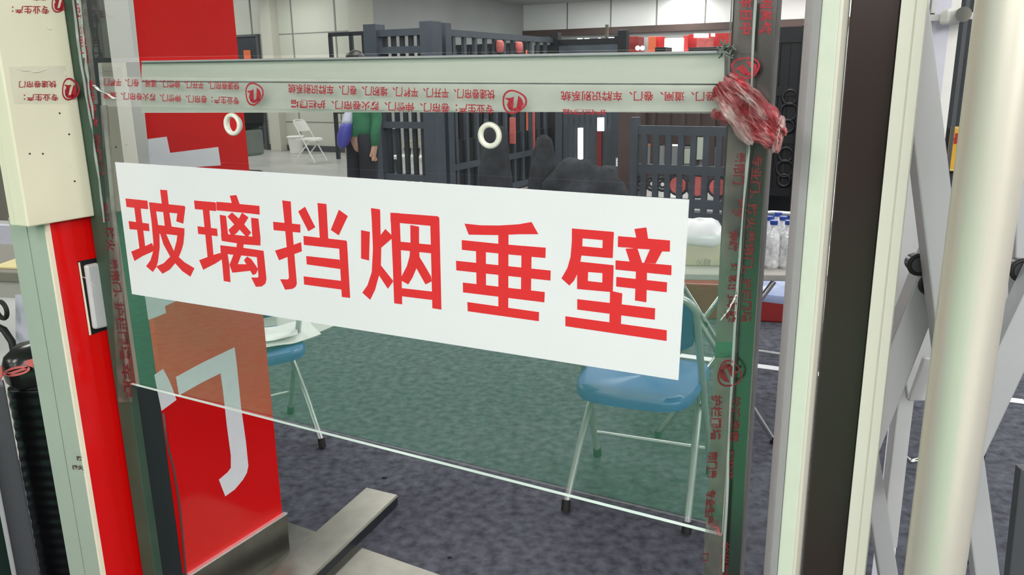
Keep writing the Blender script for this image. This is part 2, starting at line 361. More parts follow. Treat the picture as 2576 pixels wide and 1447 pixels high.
# ------------------------------------------------------------------ hanging glass barrier with its two drilled holes
def pane_mesh(name, outline, holes, pl, th, mats):
    loops = [[pl.at(x, y) for x, y in outline]]
    for (x, y, R) in holes:
        c = pl.at(x, y); loops.append([c + UU * R * math.cos(2 * math.pi * i / 32) + ZZ * R * math.sin(2 * math.pi * i / 32) for i in range(32)])
    bm = bmesh.new(); off = []; es = []; base = np.mean(loops[0], 0); base[2] = min(p[2] for p in loops[0])
    for lp in loops:
        vs = [bm.verts.new(tuple(p - base)) for p in lp]; off.append(len(off) and off[-1] + len(lp0) or 0); lp0 = lp
        es += [bm.edges.new((vs[i], vs[(i + 1) % len(vs)])) for i in range(len(vs))]
    bmesh.ops.triangle_fill(bm, use_beauty=True, edges=es)
    bm.verts.index_update(); fr = [tuple(v.index for v in f.verts) for f in bm.faces]; vs = [np.array(v.co) for v in bm.verts]; bm.free()
    n = len(vs); V = vs + [v - pl.n * th for v in vs]; Fc = fr + [tuple(i + n for i in reversed(f)) for f in fr]; k = len(Fc); s = 0
    for lp in loops:
        m = len(lp); Fc += [(s + i, s + (i + 1) % m, n + s + (i + 1) % m, n + s + i) for i in range(m)]; s += m
    b = B(); b.v = [tuple(v + base) for v in V]; b.f = Fc
    o = _mesh(name, b, mats, base, False, 0); o.location = base; BASE[o.name] = tuple(base)
    for i, p in enumerate(o.data.polygons): p.material_index = 0 if i < k else (2 if i == k + len(loops[0]) - 1 and len(mats) > 2 else 1)
    return o
HOLES = [(585, 313, .0155), (1232, 341, .0150)]
pane = pane_mesh('glass_panel', [(246, 158), (1893, 131), (1815, 1349), (319, 965)], HOLES, PANE, .008, [M['glass'], M['glass_edge'], M['edge_dark']])
tag(pane, 'large clear greenish glass smoke barrier carrying the white sign', 'glass panel')
for x, y, R in HOLES:
    b = B(); c = PANE.at(x, y, -.003); b.torus(c, PANE.n, R + .0005, .0042, 32, 10)
    part('hole_rim', b, M['frame_cream'], pane, smooth=True, label='pale rim around the %s drilled hole' % ('left' if x < 900 else 'right'))
up = pane_mesh('glass_panel', [(185, -60), (1842, -60), (1833, 122), (208, 146)], [], Plane(PANE.o - PANE.n * .012, PANE.n), .008, [M['glass_up'], M['glass_edge']])
tag(up, 'clear upper glass pane above the metal rail, mirroring ceiling lights', 'glass panel')

# ------------------------------------------------------------------ sign on the glass
SIGN = [(289, 408), (1733, 503), (1706, 957), (332, 740)]
sg = B(); sg.slab([PANE.at(x, y, .0018) for x, y in SIGN], PANE.n, .0016)
sign = solo('sign', sg, M['sign'], 'wide white sign with six big red Chinese characters on the glass', 'sign')
Z1 = lambda p: (280 + .26260 * p[0], 400 + .26260 * p[1])
Z2 = lambda p: (880 + .23499 * p[0], 480 + .23499 * p[1])
Z3 = lambda p: (1380 + .24885 * p[0], 540 + .24885 * p[1])
GLYPH = [
 (Z1, [[(135,378),(345,400),(352,482),(145,460)], [(218,455),(278,462),(325,850),(270,860)], [(165,595),(358,620),(365,692),(175,672)],
       [(190,888),(270,855),(330,833),(388,805),(405,850),(400,885),(300,930),(222,978)],
       [(467,294),(533,300),(548,432),(555,515),(577,650),(512,640),(497,510),(483,425)],
       [(360,415),(700,450),(708,466),(688,620),(622,598),(632,522),(428,502),(370,495)],
       [(360,415),(422,420),(428,502),(447,632),(460,720),(462,850),(445,985),(430,1035),(397,1083),(333,1028),(375,970),(400,890),(403,800),(385,600)],
       [(440,632),(577,648),(700,665),(698,740),(632,732),(525,720),(450,715)],
       [(632,732),(698,700),(690,810),(670,880),(645,940),(610,1000),(560,1060),(490,1100),(430,1030),(500,1000),(560,940),(600,880),(625,790)],
       [(463,700),(525,722),(560,800),(597,880),(645,940),(700,990),(795,1047),(757,1128),(680,1075),(612,1000),(560,930),(500,820)]]),
 (Z1, [[(792,398),(990,415),(1002,422),(1003,500),(800,480)], [(875,480),(938,490),(978,925),(922,940)], [(825,645),(1012,668),(1018,740),(832,718)],
       [(842,970),(925,938),(978,920),(1045,900),(1060,960),(1000,1000),(880,1062)],
       [(1135,352),(1197,346),(1228,432),(1155,428)], [(1006,410),(1155,422),(1228,432),(1418,450),(1420,533),(1260,515),(1008,492)],
       [(1038,535),(1097,545),(1118,730),(1058,783)], [(1050,722),(1120,722),(1190,728),(1350,745),(1428,750),(1427,830),(1265,818),(1058,785)],
       [(1338,563),(1408,572),(1428,760),(1425,828),(1352,760)],
       [(1113,553),(1155,512),(1225,575),(1270,625),(1338,705),(1310,742),(1285,738),(1230,678),(1180,630)],
       [(1252,515),(1313,560),(1270,630),(1190,720),(1150,735),(1122,680),(1180,625),(1222,570)],
       [(1205,800),(1268,808),(1262,860),(1240,930),(1175,910),(1198,850)],
       [(1043,827),(1200,845),(1265,852),(1458,880),(1462,958),(1390,940),(1300,930),(1113,912),(1050,905)],
       [(1045,870),(1108,880),(1130,1020),(1140,1180),(1077,1170),(1062,1000)],
       [(1390,890),(1458,882),(1485,1150),(1475,1195),(1440,1222),(1385,1225),(1340,1135),(1400,1138),(1410,1125)],
       [(1175,905),(1245,920),(1210,1008),(1295,1010),(1345,1070),(1160,1090),(1132,1015)],
       [(1300,935),(1340,960),(1405,1055),(1385,1100),(1355,1112),(1270,970)]]),
 (Z1, [[(1637,397),(1718,407),(1730,620),(1752,910),(1777,1195),(1765,1225),(1735,1245),(1665,1253),(1617,1153),(1690,1155),(1702,1140),(1682,860),(1660,620)],
       [(1550,602),(1810,628),(1810,706),(1555,682)], [(1568,878),(1690,842),(1817,797),(1824,885),(1752,912),(1690,938),(1607,971)],
       [(1790,503),(1855,458),(1953,655),(1887,693)], [(1975,422),(2060,432),(2077,765),(1997,755)], [(2180,487),(2265,548),(2178,732),(2102,680)],
       [(1840,737),(1997,755),(2077,763),(2250,782),(2257,800),(2260,870),(2180,860),(1845,823)], [(2180,800),(2257,795),(2287,1332),(2208,1322)],
       [(1867,930),(2185,965),(2195,1055),(1872,1010)], [(1842,1125),(2200,1168),(2208,1252),(1847,1203)]]),
 (Z2, [[(120,422),(213,440),(205,748),(120,725)],
       [(226,186),(318,198),(324,215),(328,475),(335,620),(332,790),(312,905),(270,1060),(218,1168),(133,1092),(190,1010),(235,870),(248,620),(235,320)],
       [(325,480),(380,410),(446,475),(446,515),(330,615)], [(330,797),(465,968),(407,1050),(305,895)],
       [(434,235),(530,240),(545,600),(560,1217),(475,1205),(460,800)], [(434,235),(940,273),(957,290),(958,385),(860,375),(533,345),(436,330)],
       [(860,300),(957,290),(980,1273),(883,1258),(875,900)], [(555,1043),(882,1080),(882,1170),(558,1130)],
       [(535,545),(870,578),(870,670),(540,635)],
       [(647,367),(740,385),(740,570),(745,710),(712,830),(670,930),(625,1003),(556,965),(552,920),(610,810),(640,700),(650,560)],
       [(742,705),(800,800),(868,918),(875,970),(810,1003),(712,828),(690,760)]]),
 (Z2, [[(1228,352),(1400,370),(1600,372),(1800,360),(1945,335),(2018,465),(1800,466),(1590,475),(1272,470)], [(1590,420),(1698,420),(1695,1260),(1590,1240)],
       [(1198,528),(1590,568),(1700,578),(2097,610),(2093,720),(1940,707),(1840,695),(1350,648),(1200,632)], [(1137,750),(2150,855),(2147,962),(1140,852)],
       [(1210,983),(2086,1085),(2082,1195),(1212,1088)], [(1258,1192),(2025,1300),(2023,1397),(1262,1290)],
       [(1350,600),(1455,610),(1457,1060),(1357,1040)], [(1838,650),(1945,660),(1938,1110),(1832,1100)]]),
 (Z3, [[(238,140),(655,175),(660,185),(656,260),(548,258),(345,240),(237,232)], [(548,250),(656,255),(648,440),(540,432)], [(335,320),(548,340),(650,345),(645,440),(325,413)],
       [(236,142),(345,150),(343,240),(340,330),(330,420),(318,490),(290,600),(255,670),(210,718),(130,645),(190,540),(222,430),(235,280)],
       [(315,476),(657,512),(655,600),(290,572)], [(289,520),(400,560),(395,690),(289,755)], [(545,580),(655,595),(648,785),(543,690)], [(289,668),(395,672),(545,688),(650,695),(648,785),(289,752)],
       [(868,145),(988,130),(1005,243),(887,235)], [(703,218),(887,233),(1005,243),(1228,262),(1225,375),(1150,372),(1030,352),(905,345),(815,335),(700,327)],
       [(778,345),(897,340),(945,485),(820,475)], [(1028,345),(1150,368),(1082,495),(965,487)], [(678,463),(1243,513),(1240,613),(676,555)],
       [(685,630),(1198,685),(1193,785),(683,727)], [(885,540),(995,560),(988,887),(873,868)],
       [(622,770),(745,797),(738,910),(730,1120),(615,1100)], [(290,855),(1077,948),(1073,1063),(290,960)], [(170,1028),(1195,1170),(1192,1278),(170,1128)]]),
]
for zf, strokes in GLYPH:
    b = B()
    for k, s in enumerate(strokes): poly_px(b, [zf(p) for p in s], PANE, .0022 + .00001 * k, .0003)
    part('character', b, M['red_ink'], sign)

# ------------------------------------------------------------------ metal rail behind the glass
RP = Plane(PANE.o - PANE.n * .0095, PANE.n)
rail = thing('rail', 'long pale metal rail across the glass, wrapped in red printed tape', 'rail', RP.at(1090, 283))
b = B(); b.slab([RP.at(x, y) for x, y in ((356, 161), (1822, 136), (1822, 211), (356, 203))], RP.n, .036); part('upper_channel', b, M['rail'], rail)
b = B(); b.slab([RP.at(x, y, -.002) for x, y in ((356, 207), (1822, 215), (1822, 281), (356, 284))], RP.n, .034); part('lower_channel', b, M['rail'], rail)
b = B(); b.slab([RP.at(x, y, -.006) for x, y in ((357, 203), (1821, 211), (1821, 215), (357, 207))], RP.n, .028); part('groove', b, M['rubber'], rail)
b = B(); b.slab([RP.at(x, y, .0005) for x, y in ((356, 153), (1822, 127), (1822, 136), (356, 161))], RP.n, .037); part('top_lip', b, M['rail_top'], rail)
# tape stuck along the front of the glass over the rail
tp = B(); tp.slab([PANE.at(x, y, .0009) for x, y in ((249, 192), (1800, 213), (1800, 286), (262, 268))], PANE.n, .0003)
tape = solo('packing_tape', tp, M['tape'], 'clear tape with upside-down red Chinese print running along the rail', 'tape')
W = .0013; P = lambda x, y: PANE.at(x, y, W)
print_lines(tape, [
    ('快速卷帘门、平开门、平移门、堆积门、卷门、车牌识别系统', ((1245, 226), (725, 211), (725, 235), (1245, 251))),
    ('专业生产：卷帘门、伸缩门、防火卷帘门、护栏围墙', ((1242, 263), (731, 250), (731, 272), (1242, 287))),
    ('快速卷帘门、平开门、伸缩门、道闸、卷门、平移门', ((602, 207), (262, 197), (262, 216), (602, 227))),
    ('专业生产：卷帘门、伸缩门、防火卷帘门、道闸', ((602, 244), (262, 231), (262, 249), (602, 264))),
    ('卷门、道闸、卷门、车牌识别系统', ((1800, 231), (1411, 229), (1411, 254), (1800, 255))),
    ('护栏围墙', ((1525, 276), (1415, 274), (1415, 288), (1525, 290))),
], P, M['print'])
print_emblem(tape, M['print'], (639, 236), 23, 29, 0, PANE, W); print_emblem(tape, M['print'], (1293, 256), 31, 30, .1, PANE, W)

# ------------------------------------------------------------------ the two mirror-steel posts
FP = Plane(PANE.o - PANE.n * .0105, PANE.n)
def post(pxl, pxr, py, depth, label, wid=None, mm='post'):
    l = FP.at(pxl, py); r = FP.at(pxr, py) if wid is None else l + UU * wid; l = np.array([l[0], l[1], 0]); r = np.array([r[0], r[1], 0])
    t = thing('post', label, 'post', (l + r) / 2)
    part('shaft', B().prism([l, r, r + EE * depth, l + EE * depth], 0, 2.45), M[mm], t, bevel=.002)
    part('base_plate', B().prism([l - EE * .03, r + UU * .02 - EE * .03, r + UU * .02 + EE * (depth + .03), l + EE * (depth + .03)], 0, .008), M['steel'], t)
    return t, l, r
lp, ll, lr = post(252, 0, 723, .020, 'narrow dark greenish post at the left end of the glass', .046, 'post_green')
rp, rl, rr = post(1806, 1909, 723, .030, 'wide dark mirror-steel post at the right end of the glass')
def strip(b, pts, pl, w): b.slab([pl.at(x, y, w) for x, y in pts], pl.n, .0003)
# tape running down the right post
tb = B(); strip(tb, [(1852, -20), (1897, -20), (1850, 860), (1800, 860)], PANE, .0009); strip(tb, [(1797, 900), (1848, 900), (1818, 1447), (1768, 1447)], PANE, .0009)
vt = solo('packing_tape', tb, M['tape_brown'], 'brown-stained printed tape running down the right steel post', 'tape'); VT = vt
Q = lambda x, y: PANE.at(x, y, .0013)
down_to = vt
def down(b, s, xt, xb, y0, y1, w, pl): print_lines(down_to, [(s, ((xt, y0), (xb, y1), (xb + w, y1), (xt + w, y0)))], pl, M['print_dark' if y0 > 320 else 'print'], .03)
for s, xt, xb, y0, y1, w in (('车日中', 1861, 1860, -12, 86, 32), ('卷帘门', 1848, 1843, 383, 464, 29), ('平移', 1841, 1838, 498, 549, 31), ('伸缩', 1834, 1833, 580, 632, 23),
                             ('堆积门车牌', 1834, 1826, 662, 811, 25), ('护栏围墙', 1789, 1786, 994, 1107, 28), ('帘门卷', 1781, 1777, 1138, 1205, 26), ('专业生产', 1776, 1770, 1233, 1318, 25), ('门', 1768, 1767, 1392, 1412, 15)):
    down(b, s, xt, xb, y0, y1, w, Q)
print_emblem(vt, M['print'], (1876, 170), 36, 27, -.5, PANE, .0013); print_emblem(vt, M['print_dark'], (1835, 941), 31, 34, 2.6, PANE, .0013)
Q2 = lambda x, y: FP.at(x, y, .0006)
for s, xt, xb, y0, y1, w in (('识别系统', 1912, 1908, -40, 86, 33), ('专业门、', 1892, 1884, 388, 500, 28), ('防火卷帘门、', 1880, 1866, 514, 690, 27), ('护栏围墙', 1866, 1864, 700, 811, 26),
                             ('快速卷帘', 1838, 1834, 998, 1111, 25), ('门平开', 1822, 1819, 1134, 1205, 26), ('伸缩', 1814, 1812, 1239, 1290, 20), ('护栏围', 1812, 1808, 1363, 1447, 24)):
    down(b, s, xt, xb, y0, y1, w, Q2)
# tape running down the left post
tb = B(); strip(tb, [(252, 265), (268, 265), (333, 1012), (298, 1012)], PANE, .0012); strip(tb, [(180, -20), (214, -20), (247, 262), (219, 262)], PANE, .0012)
vl = solo('packing_tape', tb, M['tape_brown'], 'grubby printed tape running down the left steel post', 'tape')
down_to = vl; Q3 = lambda x, y: PANE.at(x, y, .0016)
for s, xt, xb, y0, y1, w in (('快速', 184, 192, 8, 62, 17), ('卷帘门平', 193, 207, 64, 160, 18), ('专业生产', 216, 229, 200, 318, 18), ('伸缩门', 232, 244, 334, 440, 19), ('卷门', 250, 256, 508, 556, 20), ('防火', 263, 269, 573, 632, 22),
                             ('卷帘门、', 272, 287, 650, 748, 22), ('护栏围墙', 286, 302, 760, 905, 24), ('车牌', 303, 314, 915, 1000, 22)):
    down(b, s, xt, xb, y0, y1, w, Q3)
print_emblem(vl, M['print'], (178, 225), 21, 28, .3, PANE, .0016)
def crumple_strip(b, pts, pl, amp, w0, wpx, seed):   # long thin fold of tape
    rows = []
    for i in range(60):
        t = i / 59; k = t * (len(pts) - 1); j = min(int(k), len(pts) - 2); u = k - j
        x = pts[j][0] * (1 - u) + pts[j + 1][0] * u; y = pts[j][1] * (1 - u) + pts[j + 1][1] * u; row = []
        for q in range(4):
            row.append(pl.at(x + (q - 1.5) * wpx / 3 + 3 * noise.noise((t * 9, q * .5, seed)), y, w0 + amp * (.5 + noise.noise((t * 14, q * .8, seed + 5)))))
        rows.append(row)
    b.grid(rows)
b = B(); crumple_strip(b, [(183, -10), (196, 110), (214, 225), (232, 330), (247, 440), (262, 560)], PANE, .004, .002, 5, 1); part('pale_fold', b, M['seam'], vl, smooth=True)
b = B(); crumple_strip(b, [(200, -10), (206, 60), (214, 140), (222, 210), (236, 300)], PANE, .003, .002, 5, 4); part('pale_fold', b, M['seam'], vl, smooth=True)
b = B(); crumple_strip(b, [(1900, 0), (1884, 380), (1862, 620), (1846, 850), (1832, 1150), (1820, 1440)], PANE, .002, .0004, 6, 9); part('pale_fold', b, M['seam'], vt, smooth=True)
b = B(); crumple_strip(b, [(236, 214), (250, 228), (270, 236), (288, 249)], PANE, .006, .002, 8, 12); part('loose_end', b, M['white'], vl, smooth=True, label='curling white loose end of tape')
b = B(); crumple_strip(b, [(1852, 742), (1838, 770), (1826, 790), (1812, 806)], PANE, .006, .002, 4, 15); part('loose_end', b, M['white'], vt, smooth=True)
b = B(); crumple_strip(b, [(1783, 1318), (1795, 1322), (1804, 1332), (1810, 1348)], PANE, .006, .002, 12, 17); part('loose_end', b, M['wad'], vt, smooth=True)
# crumpled wad of tape where the rail meets the right post
def lump(nu, nv, c0, c1, hw, amp, seed, w0):
    c0, c1 = np.array(c0, float), np.array(c1, float); d = c1 - c0; L = np.linalg.norm(d); d /= L; s = np.array([-d[1], d[0]]); fr, bk = [], []
    for i in range(nu):
        u = i / (nu - 1); ra, rb = [], []
        for j in range(nv):
            v = j / (nv - 1) * 2 - 1
            prof = (max(0.0, 1 - abs(2 * u - 1) ** 3)) ** .5
            wv = hw * (.55 + .45 * prof) * (1 + .28 * noise.noise((u * 5, seed, 1 if v > 0 else 2)))
            p = c0 + d * L * (u + .05 * noise.noise((v * 3, seed, 7))) + s * v * wv
            fold = abs(noise.noise((u * 3 + v * .8, v * 6 + u * 2, seed))) * 1.5 + abs(noise.noise((u * 7, v * 11, seed + 3))) * .5
            h = (1 - v * v) ** .5 if abs(v) < 1 else 0
            ra.append(PANE.at(p[0], p[1], w0 + amp * (h * .8 * (.4 + .6 * prof) + fold * .75 * h))); rb.append(PANE.at(p[0], p[1], w0))
        fr.append(ra); bk.append(rb)
    b = B(); b.grid(fr); b.grid([r[::-1] for r in bk]); return b
wad = thing('tape_wad', 'crumpled wad of red and clear tape where rail meets right post', 'tape', PANE.at(1885, 385, .004))
part('red_bundle', lump(90, 50, (1814, 204), (1958, 356), 50, .026, 3.1, .002), M['wad'], wad, smooth=True)
part('clear_fold', lump(36, 16, (1808, 240), (1892, 362), 22, .020, 8.4, .006), M['wad_clear'], wad, smooth=True)
part('clear_fold', lump(36, 16, (1838, 206), (1930, 300), 13, .026, 5.7, .006), M['wad_clear'], wad, smooth=True)
part('pink_end', lump(30, 16, (1965, 290), (1948, 384), 15, .018, 2.2, .002), M['wad_clear'], wad, smooth=True)
part('torn_flap', lump(24, 14, (1790, 282), (1845, 306), 14, .012, 6.6, .002), M['wad'], wad, smooth=True)
fz = B()
for i in range(26):
    a = PANE.at(1830 + random.uniform(-9, 9), 126 + random.uniform(-10, 12), .004); fz.tube([a, a + np.array([random.uniform(-.008, .008) for _ in range(3)]) + PANE.n * .004, a + np.array([random.uniform(-.01, .01) for _ in range(3)]) + PANE.n * .003], .0009, 5)
solo('tape_scrap', fz, M['draped'], 'fuzzy grey scrap at the right end of the rail top', 'scrap', kind='stuff')

# ------------------------------------------------------------------ left: cream-hooded sage door frame with red leaf, square to the glass
RA = None
far = FP.at(252, 723) - UU * .012 + EE * .025                       # somewhere behind the post's left edge
cA = None
for Y in np.arange(1.2, 2.2, .0005):                               # corner on the sight line of the pale trim that lies .12 m before the far end
    p = at(140, 723, Y)
    if cA is None or abs((p - far).dot(UU)) < abs((cA - far).dot(UU)): cA = p
cA = np.array([cA[0], cA[1], 0]); PF = Plane(cA, UU); PS = Plane(cA, -EE)
e_len = (far - cA).dot(EE)
PH = Plane(cA + UU * .030, UU); ZH = (PH.at(70, 567)[2] + PH.at(222, 551)[2]) / 2
tA = thing('door_frame', 'sage green and red door frame under a cream hood beside left post', 'door frame', cA)
sl = PS.at(78, 880); wA = (cA - sl).dot(UU); g = (cA - PS.at(119, 880)).dot(UU)
part('sage_jamb', B().prism([cA - UU * wA, cA - UU * (g + .0015), cA - UU * (g + .0015) + EE * .09, cA - UU * wA + EE * .09], 0, ZH).prism([cA - UU * (g - .0015), cA - UU * .004, cA - UU * .004 + EE * .09, cA - UU * (g - .0015) + EE * .09], 0, ZH).prism([cA - UU * (g + .003) + EE * .006, cA - UU * (g - .003) + EE * .006, cA - UU * (g - .003) + EE * .08, cA - UU * (g + .003) + EE * .08], 0, ZH), M['sage'], tA)
part('cream_edge', B().prism([cA - UU * .005 - EE * .001, cA + UU * .0012 - EE * .001, cA + UU * .0012 + EE * .008, cA - UU * .005 + EE * .008], 0, ZH), M['trim'], tA)
part('red_leaf', B().prism([cA - UU * .02 + EE * .008, cA + EE * .008, cA + EE * (e_len + .008), cA - UU * .02 + EE * (e_len + .008)], 0, ZH), M['red'], tA)
hp = B(); hp.slab([PF.at(x, y, .003) for x, y in ((197, 658), (246, 649), (274, 827), (226, 844))], UU, .003)
plate = part('handle_plate', hp, M['gate_black'], tA)
hb = B(); hb.slab([PF.at(x, y, .004) for x, y in ((198, 661), (201, 660), (230, 842), (226, 844))], UU, .002)
part('plate_edge', hb, M['trim'], plate)
hb = B(); hb.slab([PF.at(x, y, .016) for x, y in ((217, 668), (252, 661), (276, 822), (240, 830))], UU, .013); part('handle', hb, M['alu_pale'], tA, bevel=.005)
wr = B(); wr.tube([PF.at(x, y, w) for x, y, w in ((203, 700, .005), (209, 697, .010), (220, 702, .018), (232, 712, .018), (238, 720, .017))], .0006, 6); part('wire_loop', wr, M['wire'], tA)
# hood
PH = Plane(cA + UU * .030, UU); hc = PH.at(70, 567); hr = PH.at(222, 551); zb = (hc[2] + hr[2]) / 2
hc = np.array([hc[0], hc[1], 0]); PHS = Plane(hc, -EE); hs = PHS.at(36, 560); wl_ = (hc - hs).dot(UU); w2 = (hc - PHS.at(20, 558)).dot(UU); lenh = (FP.at(218, 551) - hc).dot(EE) + .0
hood = thing('hood', 'cream painted metal hood with red tape print above the sage frame', 'hood', (hc[0], hc[1], zb))
part('casing', B().prism([hc - UU * wl_, hc, hc + EE * lenh, hc - UU * wl_ + EE * lenh], zb, 2.5), M['cream'], hood, bevel=.003)
part('back_strip', B().prism([hc - UU * w2 + EE * .004, hc - UU * (wl_ + .0022) + EE * .004, hc - UU * (wl_ + .0022) + EE * .05, hc - UU * w2 + EE * .05], zb, 2.5), M['cream'], hood)
for px, py in ((75, 387), (108, 387), (174, 338), (188, 456), (150, 285)):
    c = PH.at(px, py, .0006); sc = B(); sc.tube([c - UU * .001, c + UU * .0006], .0017, 10); part('screw_hole', sc, M['rubber'], hood)
hl = []; PHp = lambda x, y: PH.at(x, y, .0009)
for s, q in (('快速卷帘门', ((142, 203), (48, 204), (48, 221), (142, 221))), ('专业生产：', ((147, 236), (60, 236), (60, 255), (147, 254))), ('专业生产：', ((124, 14), (30, 14), (30, 34), (124, 36))), ('卷帘', ((119, -12), (84, -12), (84, 2), (119, 2)))):
    hl.append((s, q))
tph = B(); strip(tph, [(22, 168), (165, 165), (175, 262), (36, 262)], PH, .0005)
ht = part('tape_piece', tph, M['tape'], hood); print_lines(ht, hl, PHp, M['print']); print_emblem(ht, M['print'], (176, 225), 21, 28, .3, PH, .0009); print_emblem(ht, M['print'], (148, 8), 19, 24, .3, PH, .0009)
fl = B()
for x0, y0, x1, y1 in ((40, 172, 80, 178), (78, 182, 118, 173), (118, 67, 130, 74), (160, 398, 180, 420), (164, 180, 168, 192)): fl.tube([PH.at(x0, y0, .001), PH.at((x0 + x1) / 2, (y0 + y1) / 2 + 3, .003), PH.at(x1, y1, .001)], .0006, 5)
part('peeling_tape', fl, M['wire'], hood)
# grubby tape patch on the jamb
tq = B(); tq.slab([PS.at(x, y, .0012) for x, y in ((174, 1133), (206, 1140), (215, 1192), (179, 1188))], PS.n, .0006)
tpt = part('tape_patch', tq, M['tape'], tA); qb = B()
for s, q in (('防', ((192, 1147), (205, 1148), (208, 1161), (194, 1160))), ('门火', ((181, 1170), (208, 1170), (211, 1184), (183, 1182)))): print_lines(tpt, [(s, q[::-1])], lambda x, y: PS.at(x, y, .0016), M['gate_brown'], .04)

# ------------------------------------------------------------------ red pillar behind the glass
c0 = on_floor(485, 1550); c1 = on_floor(719, 1388); ev = (c1 - c0) / np.linalg.norm(c1 - c0); nv = np.array([ev[1], -ev[0], 0]); PB = Plane(c0, nv); LB = np.linalg.norm(c1 - c0)
sv = -nv                                                            # away to the left
tB = thing('pillar', 'tall red panelled pillar with white lettering behind the glass', 'pillar', c0)
zk = PB.at(712, 1293)[2]
part('red_panel', B().prism([c0, c0 + ev * LB, c0 + ev * LB + sv * .02, c0 + sv * .02], zk - .02, 2.45), M['red'], tB)
part('grey_side', B().prism([c0 + sv * .003 + ev * .004, c0 + sv * .021 + ev * .004, c0 + sv * .021 + ev * LB, c0 + sv * .26 + ev * LB, c0 + sv * .26 + ev * .004][0:1] + [c0 + sv * .021 + ev * .008, c0 + sv * .021 + ev * (LB - .004), c0 + sv * .26 + ev * (LB - .004), c0 + sv * .26 + ev * .004], 0, 2.45), M['dark_side'], tB)
b = B(); b.slab([PB.at(x, y, .002) for x, y in ((262, 0), (335, 0), (384, 480), (322, 480))], nv, .0015); part('white_panel', b, M['pale_grey'], tB, label='pale grey upper left panel')
k0 = c0 - ev * .004 + nv * .012; k1 = c0 + ev * (LB + .008) + nv * .012
part('kick_plate', B().prism([k0, k1, k1 + sv * .03, k0 + sv * .03], 0, zk), M['steel'], tB, bevel=.0015)
part('kick_lip', B().prism([k0 + nv * .002, k1 + nv * .002 + ev * .002, k1 + sv * .012, k0 + sv * .012], zk, zk + .005), M['rail_top'], tB)
ZJ = lambda p: (360 + .50238 * p[0], 720 + .50238 * p[1]); ZK = lambda p: (p[0] * .33166, p[1] * .33166)
b = B()
for k, (zf, pts) in enumerate(((ZJ, [(165,455),(300,382),(458,307),(468,380),(490,600),(515,780),(527,900),(520,935),(500,970),(460,1018),(412,1053),(380,970),(425,932),(440,910),(440,850),(420,700),(400,520),(388,437),(290,485),(180,548)]),
               (ZJ, [(57,445),(100,415),(130,470),(150,520),(167,570),(93,625),(75,540)]), (ZJ, [(10,50),(90,20),(165,75),(110,100),(115,135),(27,170)]), (ZJ, [(10,60),(110,60),(110,-560),(30,-560)]),
               (ZK, [(1120,1055),(1265,1037),(1290,1160),(1655,1115),(1675,1255),(1140,1292)]))):
    poly_px(b, [zf(p) for p in pts], PB, .0015 + .00003 * k, .0006)
part('lettering', b, M['white_vinyl'], tB)
wr = B(); wr.tube([PB.at(x, y, .006) for x, y in ((411, 1040), (419, 1110), (437, 1180), (450, 1260), (459, 1340), (468, 1447), (476, 1510))], .003, 7); part('loose_cable', wr, M['gate_brown'], tB, smooth=True)

# steel on the floor
e0, e1 = on_floor(715, 1313), on_floor(1100, 1447); du = (e1 - e0) / np.linalg.norm(e1 - e0); dn = np.array([du[1], -du[0], 0])
solo('threshold_plate', B().prism([e0 - du * .04, e1 + du * .06, e1 + du * .06 + dn * .55, e0 - du * .04 + dn * .55], 0, .004), M['steel'], 'flat steel threshold plate on the floor before the red pillar', 'threshold')
zt = .042; q = [on_floor(x, y, zt) for x, y in ((922, 1227), (998, 1245), (790, 1447), (664, 1447))]
f0, f1 = q[0], q[1]; ad_ = ((q[2] - q[1]) + (q[3] - q[0])); ad_[2] = 0; ad_ /= np.linalg.norm(ad_); n0 = f0 + ad_ * 1.15; n1 = f1 + ad_ * 1.15
wv = (f1 - f0); wv[2] = 0; wv /= np.linalg.norm(wv)
tr = thing('floor_rail', 'low brushed steel gate rail on the carpet in front of the pillar', 'rail', (np.array([f0[0], f0[1], 0]) + np.array([f1[0], f1[1], 0])) / 2)
part('cover', B().slab([f0, n0, n1, f1], ZZ, .004).slab([f1, n1, n1 + wv * .006 - ZZ * .0045, f1 + wv * .006 - ZZ * .0045], ZZ, .003), M['steel'], tr)
part('side_wall', B().prism([f0 + wv * .004 - ad_ * -.004, f1 + wv * .004 + ad_ * .002, n1 + wv * .004, n0 + wv * .004], 0.004, zt - .004), M['gate'], tr)

# ------------------------------------------------------------------ right: cream and brown aluminium jamb
PJ = Plane(at(2078, 723, 1.02), -EE)
def J(x, w=0.0): p = PJ.at(x, 723, w); return np.array([p[0], p[1], 0])
tJ = thing('door_jamb', 'cream and mint aluminium jamb with a brown inset strip', 'door jamb', J(2110))
part('outer_trim', B().prism([J(1974, -.022), J(1992, -.006), J(2011, .002), J(2010, -.05), J(1974, -.05)], 0, 2.4), M['alu_pale'], tJ)
part('mint_trim', B().prism([J(2012, .004), J(2054, .004), J(2054, -.05), J(2011, -.05)], 0, 2.4), M['mint'], tJ, bevel=.0015)
part('inner_step', B().prism([J(2054, -.004), J(2062, -.006), J(2077, -.020), J(2077, -.05), J(2055, -.05)], 0, 2.4), M['frame_cream'], tJ)
part('brown_panel', B().prism([J(2079, -.014), J(2083, -.012), J(2190, -.012), J(2194, -.014), J(2194, -.05), J(2079, -.05)], 0, 2.4), M['brown'], tJ)
part('inner_trim', B().prism([J(2194, .004), J(2226, .004), J(2227, .002), J(2229, .002), J(2230, .004), J(2254, .002), J(2257, -.004), J(2257, -.05), J(2195, -.05)], 0, 2.4), M['frame_cream'], tJ, bevel=.0008)

